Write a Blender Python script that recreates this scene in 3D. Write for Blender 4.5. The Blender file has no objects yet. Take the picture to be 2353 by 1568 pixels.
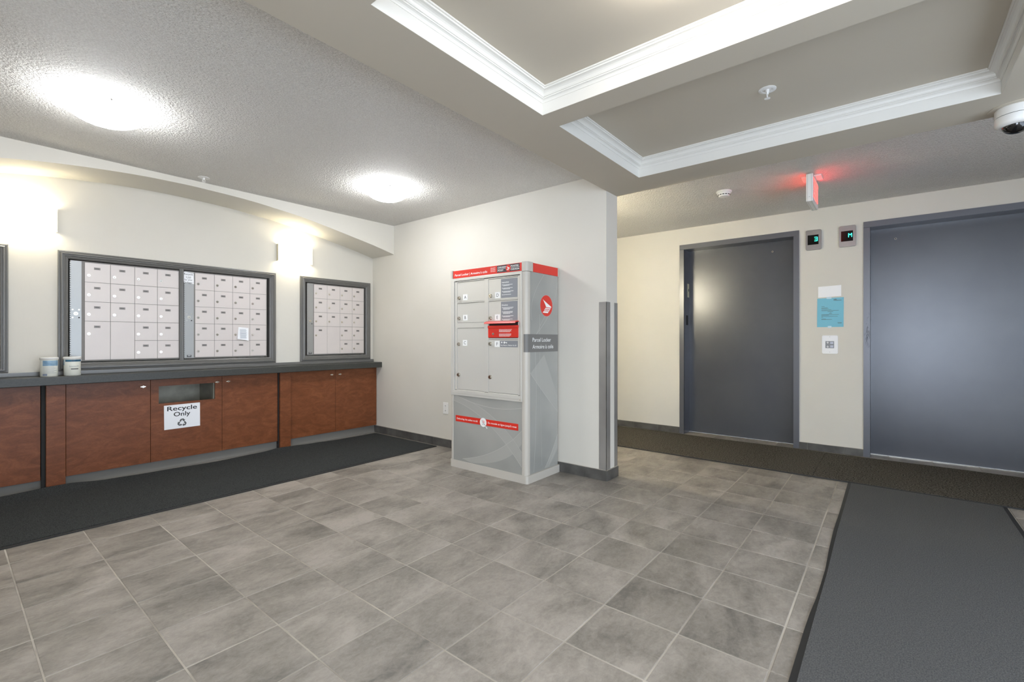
import bpy, bmesh, math, random
from mathutils import Vector, Matrix
random.seed(4)
PI = math.pi
scene = bpy.context.scene
C = scene.collection

# ------------------------------------------------------------------ camera
CAMX, CAMY, CAMZ, FPX, YAW = -1.737, -1.224, 1.104, 1065.8, 0.6809
cd = bpy.data.cameras.new('camera')
cam = bpy.data.objects.new('camera', cd)
C.objects.link(cam)
cam.location = (CAMX, CAMY, CAMZ)
cam.rotation_euler = (PI / 2, 0, YAW - PI / 2)
cd.sensor_width = 36.0
cd.lens = 36.0 * FPX / 2353.0
cd.shift_x = -(1179.1 - 1176.5) / 2353.0
cd.shift_y = -(784.0 - 779.7) / 2353.0
cd.clip_start = 0.02
scene.camera = cam

# ------------------------------------------------------------------ world, exposure
w = bpy.data.worlds.new('daylight')
scene.world = w
w.use_nodes = True
w.node_tree.nodes['Background'].inputs[0].default_value = (0.72, 0.84, 1.0, 1)
w.node_tree.nodes['Background'].inputs[1].default_value = 1.2
scene.view_settings.view_transform = 'Standard'
scene.view_settings.look = 'None'
scene.view_settings.gamma = 1.0
scene.view_settings.use_curve_mapping = False
scene.view_settings.exposure = 2.02

DOME_E = 11.0         # emission of the ceiling bowls
DAY_W = 17.0         # daylight coming through the glass entrance
FRONT_FILL_W = 128.0      # fill light behind the camera, added to lift ceilings and walls
fr_ = bpy.data.lights.new('added_front_fill', 'AREA')
fr_.shape = 'RECTANGLE'; fr_.size = 4.4; fr_.size_y = 2.0
fr_.energy = FRONT_FILL_W; fr_.color = (1.0, 0.965, 0.93)
fro = bpy.data.objects.new('added_front_fill', fr_)
C.objects.link(fro)
fro.location = (-0.95, -3.62, 1.15)
fro.rotation_euler = (PI / 2, 0, PI)
day = bpy.data.lights.new('daylight_through_entrance', 'AREA')
day.shape = 'RECTANGLE'; day.size = 2.0; day.size_y = 1.45
day.energy = DAY_W; day.color = (0.80, 0.88, 1.0)
dayo = bpy.data.objects.new('daylight_through_entrance', day)
C.objects.link(dayo)
dayo.location = (-3.75, -1.70, 1.12)
dayo.rotation_euler = (0, -PI / 2, 0)

# ------------------------------------------------------------------ materials
def srgb(*c):
    return tuple(((v / 255) / 12.92 if v / 255 <= 0.04045 else ((v / 255 + 0.055) / 1.055) ** 2.4) for v in c) + (1,)

def mat(name, col, rough=0.5, metal=0.0, spec=0.5, emis=None, estr=0.0, bump=None, vary=None, alpha=1.0):
    """bump = (scale, strength, distance[, stretch]); vary = (scale, col2, amount[, stretch])"""
    m = bpy.data.materials.new(name)
    m.use_nodes = True
    nt = m.node_tree
    b = nt.nodes['Principled BSDF']
    b.inputs['Base Color'].default_value = col
    b.inputs['Roughness'].default_value = rough
    b.inputs['Metallic'].default_value = metal
    b.inputs['Specular IOR Level'].default_value = spec
    if emis:
        b.inputs['Emission Color'].default_value = emis
        b.inputs['Emission Strength'].default_value = estr
    tc = nt.nodes.new('ShaderNodeTexCoord')
    def noise(scale, stretch, detail=4):
        n = nt.nodes.new('ShaderNodeTexNoise')
        n.inputs['Scale'].default_value = scale
        n.inputs['Detail'].default_value = detail
        if stretch:
            mp = nt.nodes.new('ShaderNodeMapping')
            mp.inputs['Scale'].default_value = stretch
            nt.links.new(tc.outputs['Object'], mp.inputs['Vector'])
            nt.links.new(mp.outputs[0], n.inputs['Vector'])
        else:
            nt.links.new(tc.outputs['Object'], n.inputs['Vector'])
        return n
    if vary:
        n = noise(vary[0], vary[3] if len(vary) > 3 else None)
        r = nt.nodes.new('ShaderNodeMapRange')
        r.inputs['From Min'].default_value = 0.35; r.inputs['From Max'].default_value = 0.65
        r.inputs['To Max'].default_value = vary[2]
        nt.links.new(n.outputs['Fac'], r.inputs['Value'])
        mx = nt.nodes.new('ShaderNodeMix'); mx.data_type = 'RGBA'
        mx.inputs[6].default_value = col; mx.inputs[7].default_value = vary[1]
        nt.links.new(r.outputs[0], mx.inputs[0])
        nt.links.new(mx.outputs[2], b.inputs['Base Color'])
    if bump:
        n = noise(bump[0], bump[3] if len(bump) > 3 else None, 3)
        bp = nt.nodes.new('ShaderNodeBump')
        bp.inputs['Strength'].default_value = bump[1]
        bp.inputs['Distance'].default_value = bump[2]
        nt.links.new(n.outputs['Fac'], bp.inputs['Height'])
        nt.links.new(bp.outputs[0], b.inputs['Normal'])
    return m

M = {}
M['wall'] = mat('cream_wall_paint', srgb(220, 215, 205), 0.6, spec=0.3, bump=(60, 0.15, 0.002, (1, 1, 0.2)), vary=(1.3, srgb(216, 211, 200), 1))
M['ceiling'] = mat('stippled_ceiling_texture', srgb(230, 227, 222), 0.8, spec=0.2, bump=(95, 1.0, 0.012), vary=(150, srgb(210, 206, 200), 0.9))
M['taupe'] = mat('taupe_ceiling_paint', srgb(197, 188, 172), 0.6, spec=0.3, bump=(70, 0.08, 0.001), vary=(1.1, srgb(193, 184, 168), 1))
M['crown'] = mat('white_gloss_trim', srgb(226, 223, 216), 0.35)
M['tray_bowl'] = mat('lit_opal_glass_in_recess', (0.9, 0.9, 0.9, 1), 0.3, emis=(1.0, 0.98, 0.95, 1), estr=DOME_E * 0.55)
M['frame'] = mat('grey_painted_wood', srgb(112, 110, 106), 0.26, spec=0.6, bump=(40, 0.1, 0.001, (1, 1, 0.3)))
M['counter'] = mat('charcoal_laminate', srgb(66, 66, 62), 0.38, vary=(90, srgb(58, 58, 54), 1), bump=(200, 0.1, 0.0005))
M['toekick'] = mat('grey_rubber_base', srgb(128, 124, 118), 0.5)
M['box_door'] = mat('pale_aluminium_doors', srgb(222, 213, 208), 0.42, metal=0.15, vary=(3, srgb(216, 207, 203), 1))
M['box_strip'] = mat('satin_aluminium_strip', srgb(170, 170, 168), 0.38, metal=0.6, bump=(300, 0.1, 0.0005, (1, 1, 0.03)))
M['dark_gap'] = mat('dark_recess', srgb(38, 36, 34), 0.7)
M['box_body'] = mat('aluminium_cabinet_body', srgb(128, 123, 118), 0.5, metal=0.2)
M['plate'] = mat('engraved_number_plate', srgb(140, 133, 128), 0.4, metal=0.3)
M['ink'] = mat('black_ink', srgb(28, 27, 28), 0.6)
M['ink_grey'] = mat('grey_ink', srgb(92, 92, 92), 0.6)
M['chrome'] = mat('polished_chrome', srgb(215, 210, 200), 0.18, metal=1.0)
M['steel'] = mat('brushed_steel', srgb(182, 180, 177), 0.34, metal=0.6, bump=(120, 0.15, 0.0006, (1, 1, 0.05)), vary=(1.5, srgb(150, 147, 144), 1))
M['paper'] = mat('white_paper', srgb(248, 248, 250), 0.7)
M['tape'] = mat('frosted_tape', srgb(205, 228, 238), 0.4)
M['blue'] = mat('blue_paper', srgb(128, 196, 216), 0.7)
M['locker'] = mat('light_grey_powder_coat', srgb(214, 211, 203), 0.27, metal=0.15, bump=(250, 0.08, 0.0004))
M['locker_post'] = mat('warm_grey_plastic', srgb(196, 190, 180), 0.35)
M['red'] = mat('red_vinyl', srgb(222, 52, 38), 0.35, spec=0.5)
M['navy'] = mat('dark_slate_vinyl', srgb(62, 60, 66), 0.4)
M['info'] = mat('slate_grey_vinyl', srgb(140, 142, 147), 0.45)
M['sidegrey'] = mat('mid_grey_vinyl', srgb(120, 118, 115), 0.45)
M['white'] = mat('white_vinyl', srgb(246, 246, 244), 0.5)
M['white_plastic'] = mat('white_plastic', srgb(236, 234, 230), 0.35)
M['elev'] = mat('slate_blue_painted_metal', srgb(94, 96, 101), 0.27, metal=0.3, spec=0.6, bump=(420, 0.35, 0.0006), vary=(2.0, srgb(88, 90, 96), 1))
M['elev_frame'] = mat('slate_blue_door_frame', srgb(108, 109, 115), 0.33, metal=0.4, bump=(300, 0.1, 0.0005))
M['scratch'] = mat('dark_scratches', srgb(58, 60, 68), 0.6)
M['base_tile'] = mat('charcoal_base_tile', srgb(98, 96, 92), 0.4, vary=(9, srgb(76, 74, 71), 1))
M['grout'] = mat('pale_grout', srgb(192, 184, 172), 0.9, bump=(200, 0.3, 0.001), vary=(1.6, srgb(150, 142, 132), 1, (1.0, 2.2, 1.0)))
M['rubber'] = mat('black_rubber_edge', srgb(38, 38, 38), 0.6)
M['mat_mail'] = mat('black_carpet_pile', srgb(80, 82, 81), 0.95, spec=0.1, bump=(340, 0.9, 0.005), vary=(250, srgb(40, 42, 43), 1))
M['mat_entry'] = mat('slate_carpet_pile', srgb(104, 103, 102), 0.95, spec=0.1, bump=(300, 0.8, 0.005), vary=(230, srgb(78, 79, 79), 0.9, (0.6, 1, 1)))
M['mat_lift'] = mat('mottled_brown_carpet', srgb(118, 112, 101), 0.95, spec=0.1, bump=(280, 1.0, 0.006), vary=(110, srgb(44, 41, 37), 1))
M['black_gloss'] = mat('black_display_glass', srgb(8, 12, 12), 0.12)
M['led'] = mat('green_led', srgb(40, 235, 190), 0.4, emis=srgb(40, 240, 190), estr=1.6)
M['exit'] = mat('red_lit_lettering', srgb(255, 70, 60), 0.4, emis=(1.0, 0.05, 0.045, 1), estr=1.2)
M['lens'] = mat('smoked_dome', srgb(14, 14, 16), 0.05, spec=0.8)
M['slot_metal'] = mat('galvanised_bin', srgb(168, 162, 146), 0.4, metal=0.3, vary=(8, srgb(140, 135, 122), 1))
M['can_white'] = mat('off_white_can_print', srgb(226, 226, 216), 0.35)
M['can_blue'] = mat('steel_blue_print', srgb(112, 148, 178), 0.35, vary=(30, srgb(150, 178, 198), 1))
M['can_teal'] = mat('teal_print', srgb(46, 104, 132), 0.35, vary=(40, srgb(30, 70, 100), 1))
M['can_ink'] = mat('faded_blue_grey_ink', srgb(128, 136, 152), 0.5)
M['button'] = mat('button_grey', srgb(196, 200, 214), 0.3)
M['bowl'] = mat('lit_opal_glass', (0.9, 0.9, 0.9, 1), 0.3, emis=(0.94, 0.97, 1.0, 1), estr=DOME_E)
M['bowl_warm'] = mat('lit_warm_opal_glass', (0.9, 0.9, 0.9, 1), 0.3, emis=(1.0, 0.93, 0.66, 1), estr=DOME_E * 2.3)
M['sconce'] = mat('lit_frosted_glass', (0.9, 0.9, 0.88, 1), 0.3, emis=(1.0, 0.95, 0.80, 1), estr=1.5)
M['sconce_warm'] = mat('lit_warm_frosted_glass', (0.9, 0.9, 0.85, 1), 0.3, emis=(1.0, 0.92, 0.68, 1), estr=18.0)
M['sconce_edge'] = mat('ground_glass_edge', srgb(214, 206, 176), 0.3)
M['nub'] = mat('brushed_nickel_nub', srgb(170, 165, 160), 0.5, metal=0.2)

def cabinet_material():
    m = bpy.data.materials.new('reddish_brown_swirled_veneer')
    m.use_nodes = True
    nt = m.node_tree; b = nt.nodes['Principled BSDF']
    tc = nt.nodes.new('ShaderNodeTexCoord')
    mp = nt.nodes.new('ShaderNodeMapping')
    mp.inputs['Rotation'].default_value = (0, 0.75, 0)
    mp.inputs['Scale'].default_value = (1.0, 1.0, 2.4)
    nt.links.new(tc.outputs['Object'], mp.inputs[0])
    n1 = nt.nodes.new('ShaderNodeTexNoise'); n1.inputs['Scale'].default_value = 5.5
    n1.inputs['Detail'].default_value = 8; n1.inputs['Roughness'].default_value = 0.62; n1.inputs['Distortion'].default_value = 1.6
    nt.links.new(mp.outputs[0], n1.inputs['Vector'])
    n2 = nt.nodes.new('ShaderNodeTexNoise'); n2.inputs['Scale'].default_value = 34
    n2.inputs['Detail'].default_value = 6; n2.inputs['Distortion'].default_value = 2.0
    nt.links.new(mp.outputs[0], n2.inputs['Vector'])
    ad = nt.nodes.new('ShaderNodeMath'); ad.operation = 'MULTIPLY_ADD'; ad.inputs[1].default_value = 0.45
    nt.links.new(n2.outputs['Fac'], ad.inputs[0]); nt.links.new(n1.outputs['Fac'], ad.inputs[2])
    cr = nt.nodes.new('ShaderNodeValToRGB')
    e = cr.color_ramp.elements
    e[0].position = 0.50; e[0].color = srgb(106, 60, 33)
    e[1].position = 0.95; e[1].color = srgb(138, 84, 52)
    k = cr.color_ramp.elements.new(0.72); k.color = srgb(122, 70, 41)
    nt.links.new(ad.outputs[0], cr.inputs[0])
    nt.links.new(cr.outputs[0], b.inputs['Base Color'])
    b.inputs['Roughness'].default_value = 0.36
    b.inputs['Specular IOR Level'].default_value = 0.35
    return m
M['cab'] = cabinet_material()

def tile_material():
    m = bpy.data.materials.new('slate_look_porcelain')
    m.use_nodes = True
    nt = m.node_tree; b = nt.nodes['Principled BSDF']
    tc = nt.nodes.new('ShaderNodeTexCoord')
    oi = nt.nodes.new('ShaderNodeObjectInfo')
    sc = nt.nodes.new('ShaderNodeVectorMath'); sc.operation = 'SCALE'
    cx = nt.nodes.new('ShaderNodeCombineXYZ')
    mu = nt.nodes.new('ShaderNodeMath'); mu.operation = 'MULTIPLY'; mu.inputs[1].default_value = 57.0
    nt.links.new(oi.outputs['Random'], mu.inputs[0])
    for i in range(3): nt.links.new(mu.outputs[0], cx.inputs[i])
    add = nt.nodes.new('ShaderNodeVectorMath'); add.operation = 'ADD'
    nt.links.new(tc.outputs['Object'], add.inputs[0]); nt.links.new(cx.outputs[0], add.inputs[1])
    mp = nt.nodes.new('ShaderNodeMapping'); mp.inputs['Scale'].default_value = (1.0, 1.6, 1.0)
    nt.links.new(add.outputs[0], mp.inputs[0])
    n1 = nt.nodes.new('ShaderNodeTexNoise'); n1.inputs['Scale'].default_value = 2.6
    n1.inputs['Detail'].default_value = 7; n1.inputs['Roughness'].default_value = 0.6; n1.inputs['Distortion'].default_value = 0.5
    nt.links.new(mp.outputs[0], n1.inputs['Vector'])
    n2 = nt.nodes.new('ShaderNodeTexNoise'); n2.inputs['Scale'].default_value = 22
    n2.inputs['Detail'].default_value = 8; n2.inputs['Roughness'].default_value = 0.7; n2.inputs['Distortion'].default_value = 0.6
    nt.links.new(mp.outputs[0], n2.inputs['Vector'])
    n3 = nt.nodes.new('ShaderNodeTexNoise'); n3.inputs['Scale'].default_value = 75
    n3.inputs['Detail'].default_value = 4; n3.inputs['Roughness'].default_value = 0.7
    nt.links.new(add.outputs[0], n3.inputs['Vector'])
    s0 = nt.nodes.new('ShaderNodeMath'); s0.operation = 'MULTIPLY_ADD'; s0.inputs[1].default_value = 0.22; s0.inputs[2].default_value = -0.11
    nt.links.new(n3.outputs['Fac'], s0.inputs[0])
    s1 = nt.nodes.new('ShaderNodeMath'); s1.operation = 'ADD'
    nt.links.new(s0.outputs[0], s1.inputs[0]); nt.links.new(n1.outputs['Fac'], s1.inputs[1])
    s = nt.nodes.new('ShaderNodeMath'); s.operation = 'MULTIPLY_ADD'; s.inputs[1].default_value = 0.45
    nt.links.new(n2.outputs['Fac'], s.inputs[0]); nt.links.new(s1.outputs[0], s.inputs[2])
    cr = nt.nodes.new('ShaderNodeValToRGB')
    e = cr.color_ramp.elements
    e[0].position = 0.52; e[0].color = srgb(112, 107, 100)
    e[1].position = 0.90; e[1].color = srgb(167, 159, 150)
    k = cr.color_ramp.elements.new(0.70); k.color = srgb(143, 136, 127)
    nt.links.new(s.outputs[0], cr.inputs[0])
    hs = nt.nodes.new('ShaderNodeHueSaturation')
    mr = nt.nodes.new('ShaderNodeMapRange'); mr.inputs['To Min'].default_value = 0.93; mr.inputs['To Max'].default_value = 1.06
    nt.links.new(oi.outputs['Random'], mr.inputs['Value']); nt.links.new(mr.outputs[0], hs.inputs['Value'])
    nt.links.new(cr.outputs[0], hs.inputs['Color'])
    nt.links.new(hs.outputs[0], b.inputs['Base Color'])
    bp = nt.nodes.new('ShaderNodeBump'); bp.inputs['Strength'].default_value = 0.55; bp.inputs['Distance'].default_value = 0.004
    nt.links.new(n2.outputs['Fac'], bp.inputs['Height']); nt.links.new(bp.outputs[0], b.inputs['Normal'])
    b.inputs['Roughness'].default_value = 0.42
    b.inputs['Specular IOR Level'].default_value = 0.4
    return m
M['tile'] = tile_material()

def swirl_material():
    """grey printed vinyl with thin pale arcs, on the parcel locker's lower panel and side"""
    m = bpy.data.materials.new('grey_vinyl_with_pale_veils')
    m.use_nodes = True
    nt = m.node_tree; b = nt.nodes['Principled BSDF']
    tc = nt.nodes.new('ShaderNodeTexCoord')
    n = nt.nodes.new('ShaderNodeTexNoise'); n.inputs['Scale'].default_value = 2.2
    nt.links.new(tc.outputs['Object'], n.inputs['Vector'])
    cr = nt.nodes.new('ShaderNodeValToRGB')
    cr.color_ramp.elements[0].position = 0.35; cr.color_ramp.elements[0].color = srgb(152, 152, 147)
    cr.color_ramp.elements[1].position = 0.65; cr.color_ramp.elements[1].color = srgb(170, 169, 163)
    nt.links.new(n.outputs['Fac'], cr.inputs[0]); nt.links.new(cr.outputs[0], b.inputs['Base Color'])
    b.inputs['Roughness'].default_value = 0.3
    return m
M['swirl'] = swirl_material()
M['veil'] = mat('pale_veil_print', srgb(184, 183, 177), 0.3)
M['veil_soft'] = mat('soft_veil_print', srgb(172, 171, 165), 0.3)

# ------------------------------------------------------------------ geometry helpers
class MB:
    def __init__(s): s.v = []; s.f = []; s.m = []
    def add(s, vs, fs, mi=0):
        o = len(s.v); s.v += [tuple(p) for p in vs]
        for f in fs: s.f.append(tuple(i + o for i in f)); s.m.append(mi)
        return s
    def box(s, x0, x1, y0, y1, z0, z1, mi=0):
        v = [(x, y, z) for z in (z0, z1) for y in (y0, y1) for x in (x0, x1)]
        return s.add(v, [(0, 2, 3, 1), (4, 5, 7, 6), (0, 1, 5, 4), (2, 6, 7, 3), (0, 4, 6, 2), (1, 3, 7, 5)], mi)
    def prism(s, pts, off, mi=0):
        """pts: polygon (3-D points), off: extrusion vector"""
        n = len(pts); q = [tuple(a + b for a, b in zip(p, off)) for p in pts]
        return s.add(list(pts) + q, [tuple(range(n))[::-1], tuple(range(n, 2 * n))] + [(i, (i + 1) % n, (i + 1) % n + n, i + n) for i in range(n)], mi)
    def lathe(s, prof, org=(0, 0, 0), axis='z', n=32, mi=0, cap=True):
        vs = []
        for r, h in prof:
            for i in range(n):
                a = 2 * PI * i / n; c, d = r * math.cos(a), r * math.sin(a)
                p = {'z': (c, d, h), 'x': (h, c, d), 'y': (c, h, d)}[axis]
                vs.append(tuple(p[k] + org[k] for k in range(3)))
        fs = []
        for j in range(len(prof) - 1):
            for i in range(n):
                k = (i + 1) % n
                fs.append((j * n + i, j * n + k, (j + 1) * n + k, (j + 1) * n + i))
        if cap:
            fs.append(tuple(range(n))[::-1]); fs.append(tuple(range((len(prof) - 1) * n, len(prof) * n)))
        return s.add(vs, fs, mi)
    def build(s, name, mats, parent=None, loc=None, smooth=False, bevel=0.0, fix=True):
        me = bpy.data.meshes.new(name)
        me.from_pydata(s.v, [], s.f)
        if not isinstance(mats, (list, tuple)): mats = [mats]
        for k in mats: me.materials.append(M[k] if isinstance(k, str) else k)
        for p, i in zip(me.polygons, s.m): p.material_index = i
        me.validate()
        if fix:
            bm = bmesh.new(); bm.from_mesh(me)
            bmesh.ops.recalc_face_normals(bm, faces=bm.faces[:])
            if bevel > 0:
                bmesh.ops.remove_doubles(bm, verts=bm.verts[:], dist=1e-5)
                es = [e for e in bm.edges if len(e.link_faces) == 2 and e.calc_face_angle(0) > 0.6]
                bmesh.ops.bevel(bm, geom=es, offset=bevel, segments=2, affect='EDGES', profile=0.5)
            bm.to_mesh(me); bm.free()
        o = bpy.data.objects.new(name, me)
        C.objects.link(o)
        if parent is not None: o.parent = parent
        if loc is not None: o.location = loc
        if smooth:
            for p in me.polygons: p.use_smooth = True
            me.set_sharp_from_angle(angle=0.7)
        return o

class Face:
    """a vertical working plane: u runs to the viewer's right, z up, d out of the plane"""
    def __init__(s, kind, c): s.k = kind; s.c = c
    def p(s, u, z, d=0.0):
        return (u, s.c - d, z) if s.k == 'Y' else (s.c - d, -u, z)
    def box(s, mb, u0, u1, z0, z1, d0, d1, mi=0):
        a = s.p(u0, z0, d0); b = s.p(u1, z1, d1)
        x0, x1 = sorted((a[0], b[0])); y0, y1 = sorted((a[1], b[1])); zz = sorted((a[2], b[2]))
        return mb.box(x0, x1, y0, y1, zz[0], zz[1], mi)
    def poly(s, mb, pts, d0, d1, mi=0):
        P = [s.p(u, z, d0) for u, z in pts]
        a = Vector(s.p(0, 0, d1)) - Vector(s.p(0, 0, d0))
        return mb.prism(P, tuple(a), mi)
    def disc(s, mb, u, z, r, d0, d1, mi=0, n=24, ru=None):
        ru = ru or r
        return s.poly(mb, [(u + ru * math.cos(2 * PI * i / n), z + r * math.sin(2 * PI * i / n)) for i in range(n)], d0, d1, mi)
    def stroke(s, mb, pts, wd, d0, d1, mi=0):
        for (a, b), (c, e) in zip(pts[:-1], pts[1:]):
            dx, dz = c - a, e - b; L = math.hypot(dx, dz) or 1
            nx, nz = -dz / L * wd / 2, dx / L * wd / 2
            s.poly(mb, [(a + nx, b + nz), (c + nx, e + nz), (c - nx, e - nz), (a - nx, b - nz)], d0, d1, mi)
        return mb

def text(mb, face, body, u, z, size, d, mi=0, width=None, align='LEFT', bold=0.0, xs=1.0):
    c = bpy.data.curves.new('t', 'FONT'); c.body = body; c.size = 1.0; c.resolution_u = 3
    c.offset = bold
    o = bpy.data.objects.new('t', c); C.objects.link(o)
    me = bpy.data.meshes.new_from_object(o)
    xsv = [v.co.x for v in me.vertices]; W = max(xsv) - min(xsv); X0 = min(xsv)
    sx = (width / W) if width else size * xs
    sh = {'LEFT': 0, 'CENTER': -0.5 * W * sx, 'RIGHT': -W * sx}[align]
    vs = [face.p(u + sh + (v.co.x - X0) * sx, z + v.co.y * size, d) for v in me.vertices]
    mb.add(vs, [tuple(p.vertices) for p in me.polygons], mi)
    bpy.data.objects.remove(o); bpy.data.meshes.remove(me); bpy.data.curves.remove(c)
    return mb

def tag(o, label=None, cat=None, group=None, kind=None):
    if label: o['label'] = label
    if cat: o['category'] = cat
    if group: o['group'] = group
    if kind: o['kind'] = kind
    return o

def thing(name, label, cat, loc=(0, 0, 0), group=None, kind=None):
    o = bpy.data.objects.new(name, None); C.objects.link(o); o.empty_display_size = 0.1
    o.location = loc
    return tag(o, label, cat, group, kind)

def rebase(root):
    """children were modelled in world space: keep them there while the empty sits at the base"""
    for ch in root.children:
        ch.matrix_parent_inverse = Matrix.Translation(-Vector(root.location))

def struct(name, mb, mats, label=None, **k):
    o = mb.build(name, mats, **k); o['kind'] = 'structure'
    if label: o['label'] = label
    return o

def wall_cells(mb, face, u0, u1, z0, z1, holes, d0, d1, mi=0):
    us = sorted({u0, u1} | {h[i] for h in holes for i in (0, 1)})
    zs = sorted({z0, z1} | {h[i] for h in holes for i in (2, 3)})
    for a, b in zip(us[:-1], us[1:]):
        for c, d in zip(zs[:-1], zs[1:]):
            m, n = (a + b) / 2, (c + d) / 2
            if any(h[0] < m < h[1] and h[2] < n < h[3] for h in holes): continue
            face.box(mb, a, b, c, d, d0, d1, mi)
    return mb

def sweep_frame(mb, face, u0, u1, z0, z1, prof, mi=0):
    """mitred picture-frame moulding; prof = (inset from outer edge, depth)"""
    n = len(prof); vs = []
    for cu, cz, su, sz in ((u0, z0, 1, 1), (u1, z0, -1, 1), (u1, z1, -1, -1), (u0, z1, 1, -1)):
        for t, d in prof: vs.append(face.p(cu + su * t, cz + sz * t, d))
    fs = []
    for k in range(4):
        l = (k + 1) % 4
        for j in range(n):
            i = (j + 1) % n
            fs.append((k * n + j, k * n + i, l * n + i, l * n + j))
    return mb.add(vs, fs, mi)

def sweep_tray(mb, x0, x1, y0, y1, prof, mi=0):
    """mitred crown moulding inside a ceiling recess; prof = (inset, z)"""
    n = len(prof); vs = []
    for cx, cy, sx, sy in ((x0, y0, 1, 1), (x1, y0, -1, 1), (x1, y1, -1, -1), (x0, y1, 1, -1)):
        for t, z in prof: vs.append((cx + sx * t, cy + sy * t, z))
    fs = []
    for k in range(4):
        l = (k + 1) % 4
        for j in range(n):
            i = (j + 1) % n
            fs.append((k * n + j, k * n + i, l * n + i, l * n + j))
    return mb.add(vs, fs, mi)

# ------------------------------------------------------------------ key dimensions
XW, XP = 1.52, 1.705          # locker wall face, partition back
YM = 3.58                     # mailbox wall face
XE = 3.72                     # lift wall face
XL = -2.33                    # left wall of the mail alcove
YS = 0.483                    # edge of the dropped ceiling / end of partition
ZC, ZS, ZT = 2.395, 2.257, 2.375
X0, Y0, Y1 = -3.6, -3.4, 5.0  # outer limits of the lobby
FM = Face('Y', YM); FW = Face('X', XW); FE = Face('X', XE)

# ------------------------------------------------------------------ floor with single tiles
T = 0.305
fl = MB().box(X0, 4.1, Y0, Y1, -0.08, -0.0018)
floor = struct('floor', fl, 'grout', 'slate-look tiled floor with pale grout')
def proj(x, y, z):
    c, s = math.cos(YAW), math.sin(YAW)
    dx, dy, dz = x - CAMX, y - CAMY, z - CAMZ
    fw = dx * c + dy * s; rt = dx * s - dy * c
    if fw < 0.05: return None
    return 1179.1 + FPX * rt / fw, 779.7 - FPX * dz / fw
def in_view(x0, x1, y0, y1):
    for i in range(5):
        for j in range(5):
            q = proj(x0 + (x1 - x0) * i / 4, y0 + (y1 - y0) * j / 4, 0)
            if q and -30 < q[0] < 2383 and -30 < q[1] < 1600: return True
    return False
def covered(x0, x1, y0, y1):
    for a, b, c, d in ((-2.3, 1.45, 2.40, 3.44), (0.0, 2.66, -1.80, -1.0), (2.68, 3.62, -3.3, 4.4), (-0.9, 0.05, -1.8, -1.0)):
        if x0 >= a and x1 <= b and y0 >= c and y1 <= d: return True
    if x0 > 1.52 and x1 < 1.705 and y0 > YS: return True
    if x1 < XL and y0 > YS: return True
    return y0 > YM
G = 0.0052
def tile_mb(x0, x1, y0, y1):
    m = MB(); b = 0.0016
    m.add([(x0 + G / 2, y0 + G / 2, -0.03), (x1 - G / 2, y0 + G / 2, -0.03), (x1 - G / 2, y1 - G / 2, -0.03), (x0 + G / 2, y1 - G / 2, -0.03),
           (x0 + G / 2, y0 + G / 2, -b), (x1 - G / 2, y0 + G / 2, -b), (x1 - G / 2, y1 - G / 2, -b), (x0 + G / 2, y1 - G / 2, -b),
           (x0 + G / 2 + b, y0 + G / 2 + b, 0), (x1 - G / 2 - b, y0 + G / 2 + b, 0), (x1 - G / 2 - b, y1 - G / 2 - b, 0), (x0 + G / 2 + b, y1 - G / 2 - b, 0)],
          [(0, 1, 5, 4), (1, 2, 6, 5), (2, 3, 7, 6), (3, 0, 4, 7), (4, 5, 9, 8), (5, 6, 10, 9), (6, 7, 11, 10), (7, 4, 8, 11), (8, 9, 10, 11)])
    return m
seed_mesh = None
rest = MB(); ntile = 0
spots = []
for i in range(-12, 14):
    for j in range(-12, 17):
        xa, ya = i * T, j * T
        if xa < X0 - 0.1 or xa + T > 4.1 or ya + T > Y1 or ya < Y0 - 0.1: continue
        # the joint at y = -3T is a wide one
        y0_, y1_ = ya, ya + T
        if abs(ya + 3 * T) < 1e-6: y0_ += 0.001
        if abs(ya + T + 3 * T) < 1e-6: y1_ -= 0.001
        vis = in_view(xa, xa + T, ya, ya + T) and not covered(xa, xa + T, ya, ya + T)
        spots.append((math.hypot(xa - CAMX, ya - CAMY), xa, ya, y0_, y1_, vis))
spots.sort()
tile_me = {}
for dd, xa, ya, y0_, y1_, vis in spots:
    if vis and ntile < 295:
        key = (round(y0_ - ya, 4), round(y1_ - ya, 4))
        if key not in tile_me:
            o = tile_mb(-T / 2, T / 2, -T / 2 + key[0], -T / 2 + key[1]).build('tile', 'tile', floor)
            tile_me[key] = o.data
        else:
            o = bpy.data.objects.new('tile', tile_me[key]); C.objects.link(o); o.parent = floor
        # slabs are turned half round at random and set a hair uneven
        o.location = (xa + T / 2, ya + T / 2, random.uniform(-0.0006, 0.0004))
        if key == (0.0, round(T, 4)): o.rotation_euler = (random.uniform(-.0015, .0015), random.uniform(-.0015, .0015), random.choice((0, PI)))
        ntile += 1
    else:
        rest.add(tile_mb(xa, xa + T, y0_, y1_).v, tile_mb(xa, xa + T, y0_, y1_).f)
r = rest.build('far_tiles', 'tile', floor); r['kind'] = 'stuff'

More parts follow.
